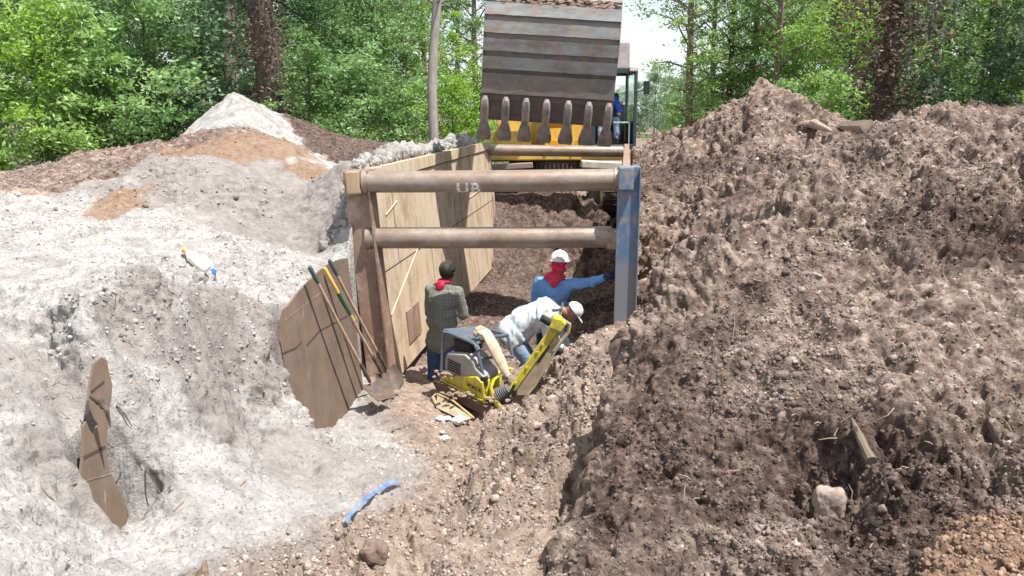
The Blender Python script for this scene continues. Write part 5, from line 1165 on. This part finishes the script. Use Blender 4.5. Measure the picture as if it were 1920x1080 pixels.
def place(rows, group):
    for (nm, V, cat, px, y, sc, leaf, bk, label) in rows:
        v = V[rr.randrange(len(V))]; x = xat(px, y)
        plant(nm, v, x, y, sc, rr.uniform(0, 6.28), label, cat, group, bk, None, leaf)
L_ = [
 ('bush', VB, 'bush', -40, 19.5, 1.25, 'bright', 'dark', 'bright green bush at the far left edge, rising above the brown soil crest'),
 ('bush', VB, 'bush', 95, 20.5, 1.3, 'lime', 'dark', 'yellow green bush second from the left edge behind the soil crest'),
 ('bush', VB, 'bush', 200, 20.8, 1.15, 'bright', 'dark', 'bright green bush above the rusty clay patch at left'),
 ('bush', VB, 'bush', 300, 21.3, 1.3, 'mid', 'dark', 'mid green bush left of the grey sand peak'),
 ('bush', VB, 'bush', 400, 22.0, 1.25, 'grey', 'dark', 'grey green bush directly behind the grey sand peak'),
 ('bush', VB, 'bush', 590, 22.5, .95, 'mid', 'dark', 'low green bush right of the grey sand peak above the dark soil'),
 ('bush', VB, 'bush', 690, 23.5, 1.0, 'mid', 'dark', 'green bush behind the near end of the panel sand'),
 ('bush', VB, 'bush', 760, 25.5, .9, 'bright', 'dark', 'bright bush just left of the leaning pale trunk'),
 ('bush', VB, 'bush', 850, 26.5, .95, 'lime', 'dark', 'yellow green bush between the leaning pale trunk and the bucket'),
 ('bush', VB, 'bush', 900, 30, 1.0, 'lime', 'dark', 'sunlit bush half hidden by the left side of the bucket'),
 ('young_tree', VS, 'tree', 20, 23, 1.1, 'mid', 'dark', 'leafy young tree in the upper left corner'),
 ('young_tree', VS, 'tree', 150, 24, 1.15, 'mid', 'dark', 'leafy young tree behind the yellow green bush at left'),
 ('young_tree', VS, 'tree', 260, 23.5, 1.05, 'grey', 'dark', 'grey green young tree above the left soil crest'),
 ('young_tree', VS, 'tree', 380, 24.5, 1.0, 'dark', 'dark', 'dark young tree behind the sand peak, left of the vine covered trunk'),
 ('young_tree', VS, 'tree', 610, 25.5, .95, 'dark', 'dark', 'dark young tree right of the vine covered trunk'),
 ('young_tree', VS, 'tree', 700, 26.5, 1.0, 'mid', 'dark', 'mid green young tree left of the leaning pale trunk'),
 ('young_tree', VS, 'tree', 800, 29, .95, 'lime', 'dark', 'yellow green young tree behind the leaning pale trunk'),
 ('forest_tree', VT, 'tree', -90, 28, 1.0, 'dark', 'dark', 'tall dark tree beyond the upper left corner bushes'),
 ('forest_tree', VT, 'tree', 110, 30, 1.0, 'dark', 'dark', 'tall dark tree second from left at the back of the wood'),
 ('forest_tree', VT, 'tree', 300, 29, 1.05, 'dark', 'dark', 'tall dark tree behind the grey green young tree'),
 ('forest_tree', VT, 'tree', 450, 31, 1.05, 'dark', 'dark', 'tall dark tree just left of the vine covered trunk'),
 ('forest_tree', VT, 'tree', 600, 30, 1.05, 'dark', 'dark', 'tall dark tree just right of the vine covered trunk'),
 ('forest_tree', VT, 'tree', 710, 34, 1.0, 'mid', 'dark', 'tall green tree between the vine covered trunk and the leaning pale trunk'),
 ('forest_tree', VT, 'tree', 640, 40, 1.2, 'dark', 'dark', 'dark tree deep in the wood behind the left panel'),
 ('forest_tree', VT, 'tree', 200, 38, 1.2, 'dark', 'dark', 'dark tree deep in the wood at left'),
 ('forest_tree', VT, 'tree', 400, 40, 1.2, 'dark', 'dark', 'dark tree deep in the wood behind the sand peak'),
 ('slender_tree', VP, 'tree', 860, 33, 1.0, 'mid', 'pale', 'slender brown trunked tree between leaning pale trunk and bucket'),
 ('slender_tree', VP, 'tree', 895, 31, 1.0, 'mid', 'pine', 'slender tree close against the left edge of the bucket'),
 ('slender_tree', VP, 'tree', 800, 36, 1.05, 'lime', 'pine', 'slender tree behind and left of the leaning pale trunk'),
 ('slender_tree', VP, 'tree', 768, 27.5, .9, 'mid', 'pine', 'slender grey trunked tree left of the leaning pale trunk'),
]
place(L_, "trees and bushes left of the excavator")
Rr = [
 ('slender_tree', VP, 'tree', 1283, 27, 1.05, 'bright', 'pine', 'leftmost slender pine trunk right of the excavator against the open sky'),
 ('slender_tree', VP, 'tree', 1325, 29, .9, 'bright', 'pale', 'thin tree between the first two pine trunks right of the sky gap'),
 ('slender_tree', VP, 'tree', 1352, 27.5, .85, 'bright', 'dark', 'thin crooked tree just left of the second pine trunk'),
 ('slender_tree', VP, 'tree', 1392, 28, 1.1, 'bright', 'pine', 'second pine trunk right of the sky gap'),
 ('slender_tree', VP, 'tree', 1440, 26.5, 1.1, 'mid', 'pine', 'third pine trunk, standing directly above the brown soil peak'),
 ('young_tree', VS, 'tree', 1300, 31, .62, 'mid', 'dark', 'small leafy tree at the foot of the leftmost pine, above the dark soil slope'),
 ('young_tree', VS, 'tree', 1360, 29, .75, 'bright', 'dark', 'small bright tree left of the brown soil peak'),
 ('young_tree', VS, 'tree', 1420, 28.5, .85, 'mid', 'dark', 'green young tree right behind the brown soil peak'),
 ('young_tree', VS, 'tree', 1500, 27, .95, 'bright', 'dark', 'bright young tree right of the third pine trunk'),
 ('young_tree', VS, 'tree', 1570, 25, 1.0, 'lime', 'dark', 'yellow green young tree left of the brown leaved tree'),
 ('young_tree', VS, 'tree', 1720, 24, 1.05, 'mid', 'dark', 'green young tree right of the brown leaved tree'),
 ('young_tree', VS, 'tree', 1800, 20.5, 1.05, 'bright', 'dark', 'grey green moss hung tree near the upper right corner'),
 ('young_tree', VS, 'tree', 1900, 20.0, 1.1, 'grey', 'dark', 'grey green tree at the right edge above the soil crest'),
 ('young_tree', VS, 'tree', 2000, 21, 1.1, 'mid', 'dark', 'green tree at the extreme right edge'),
 ('forest_tree', VT, 'tree', 1540, 31, 1.0, 'bright', 'dark', 'tall bright green tree behind the yellow green young tree'),
 ('forest_tree', VT, 'tree', 1620, 33, 1.1, 'mid', 'dark', 'tall tree behind the brown leaved tree'),
 ('forest_tree', VT, 'tree', 1740, 30, 1.1, 'mid', 'dark', 'tall dark tree right of the brown leaved tree'),
 ('forest_tree', VT, 'tree', 1860, 29, 1.1, 'dark', 'dark', 'tall dark tree behind the moss hung tree'),
 ('forest_tree', VT, 'tree', 1980, 30, 1.1, 'dark', 'dark', 'tall dark tree beyond the right edge'),
 ('forest_tree', VT, 'tree', 1470, 36, 1.0, 'bright', 'dark', 'tall bright tree behind the third pine trunk'),
 ('bush', VB, 'bush', 1480, 24, .9, 'mid', 'dark', 'green bush just right of the brown soil peak'),
 ('bush', VB, 'bush', 1560, 22, .85, 'bright', 'dark', 'bright bush above the pale slab of wood on the soil ridge'),
 ('bush', VB, 'bush', 1680, 20.8, .8, 'mid', 'dark', 'dark bush at the foot of the brown leaved tree'),
 ('bush', VB, 'bush', 1740, 19.5, .8, 'dark', 'dark', 'dark bush above the right soil crest'),
 ('bush', VB, 'bush', 1320, 33, .9, 'bright', 'dark', 'bush above the dark soil slope at the edge of the sky gap'),
 ('bush', VB, 'bush', 1265, 38, .75, 'bright', 'dark', 'low bush nearest the distant tree line'),
]
place(Rr, 'trees and bushes right of the excavator')
# the vine covered trunk, the leaning pale trunk and the brown leaved tree are built one by one
def bigtrunk(seed, h, r0, r1, lean, vines, vm, vs, spread):
    g = random.Random(seed); gn = np.random.default_rng(seed); m = MB(); k = 14
    tp = [Vector((lean*h*i/k+.05*math.sin(i*.9+seed), .04*math.cos(i+seed), h*i/k)) for i in range(k+1)]
    m.tube([tp[0]-Vector((0, 0, .6))]+tp, [r0*1.35]+[r0+(r1-r0)*i/k for i in range(k+1)], 14)
    for b in range(9):
        i = g.randrange(k//2, k); a = g.uniform(0, 6.28); e = tp[i]+Vector((math.cos(a), math.sin(a), .5))*g.uniform(.6, 1.6); m.tube([tp[i], tp[i].lerp(e, .5)+Vector((0, 0, .1)), e], [r1*.4, r1*.25, .01], 6)
    tm = bpy.data.meshes.new('trunk'); tm.from_pydata(m.v, [], m.f); tm.polygons.foreach_set('use_smooth', [True]*len(tm.polygons))
    f = gn.uniform(0, 1, vines); a = gn.uniform(0, 6.28, vines); cl = sstep(-.2, .4, vnoise(np.stack([f*h, a, a*0], 1), 1.1, seed)); keep = gn.uniform(0, 1, vines) < (.15+cl); f, a, cl = f[keep], a[keep], cl[keep]
    rad_ = (r0+(r1-r0)*f)+np.abs(gn.normal(0, spread, len(f)))*(.4+cl); pts = np.stack([lean*h*f+rad_*np.cos(a), rad_*np.sin(a), h*f+gn.normal(0, .1, len(f))], 1)
    return tm, leaf_cloud('vines', pts, vs, vm, seed, -.3)
def special(name, meshes, px, y, label, cat, bk, leafname, z=None, rz=0):
    tm, cm = meshes; x = xat(px, y); root = empty(name, (x, y, ground_z(x, y) if z is None else z), label, cat, None, (0, 0, rz)); tm.materials.append(BK[bk])
    link(bpy.data.objects.new('trunk', tm), root)
    if cm: link(bpy.data.objects.new(leafname, cm), root)
    return root
special('vine_covered_tree', bigtrunk(5, 9, .33, .2, -.02, 9000, LM['dead'], .10, .2), 520, 21.6, 'thick dark trunk wrapped in brown dead vines right of the sand peak', 'tree', 'dark', 'vines')
special('tree_trunk', bigtrunk(6, 9, .17, .14, .01, 900, LM['mid'], .10, .12), 452, 24, 'straight grey trunk just left of the vine covered trunk', 'tree', 'pine', 'vines')
special('leaning_tree', bigtrunk(7, 9.5, .14, .09, .035, 60, LM['mid'], .08, .1), 812, 23.2, 'bare pale trunk leaning slightly right behind the panel sand', 'tree', 'pale', 'vines')
rt = special('brown_leaved_tree', bigtrunk(8, 9, .22, .14, 0, 17000, LM['dead'], .12, .48), 1640, 19.6, 'tree smothered in dead brown leaves above the right soil ridge', 'tree', 'dark', 'dead_leaves')
special('tree_trunk', bigtrunk(9, 9, .17, .12, .05, 1500, LM['mid'], .1, .2), 1700, 22.8, 'dark leaning trunk just right of the brown leaved tree', 'tree', 'dark', 'vines')
# hanging moss
g = np.random.default_rng(77); n = 5200; st_ = g.integers(0, 90, n); cx = g.uniform(-1, 1, 90); cy = g.uniform(-.8, .8, 90); cz = g.uniform(2.4, 6.0, 90); ln = g.uniform(.4, 1.3, 90); f = g.uniform(0, 1, n)
pts = np.stack([cx[st_]*2.0+g.normal(0, .05, n)*(1-f*.5), cy[st_]+g.normal(0, .05, n), cz[st_]-f*ln[st_]], 1)
me = leaf_cloud('hanging_moss', pts, .11, leafmat('moss', (.09, .12, .085), (.13, .16, .12), (.18, .21, .165), .3), 7, -.8)
o = bpy.data.objects.new('hanging_moss', me); COL.objects.link(o); w = P(1830, 200, 19.4); o.location = (w.x, w.y, .4); tag(o, 'grey strands of moss hanging from the trees at upper right', 'moss', kind='stuff')
# distant tree line across the clearing
for i, px in enumerate(range(1090, 1330, 26)):
    y = 84+rr.uniform(-5, 8); x = xat(px, y); root = plant('distant_tree', VB[i % 3], x, y, (1.55, 1.4, 1.45+rr.uniform(-.15, .25)) if px > 1180 else (1.5, 1.4, 1.2), rr.uniform(0, 6), 'distant pale green tree in the line across the clearing', 'tree', 'distant trees across the clearing', 'dark', 0, 'far')
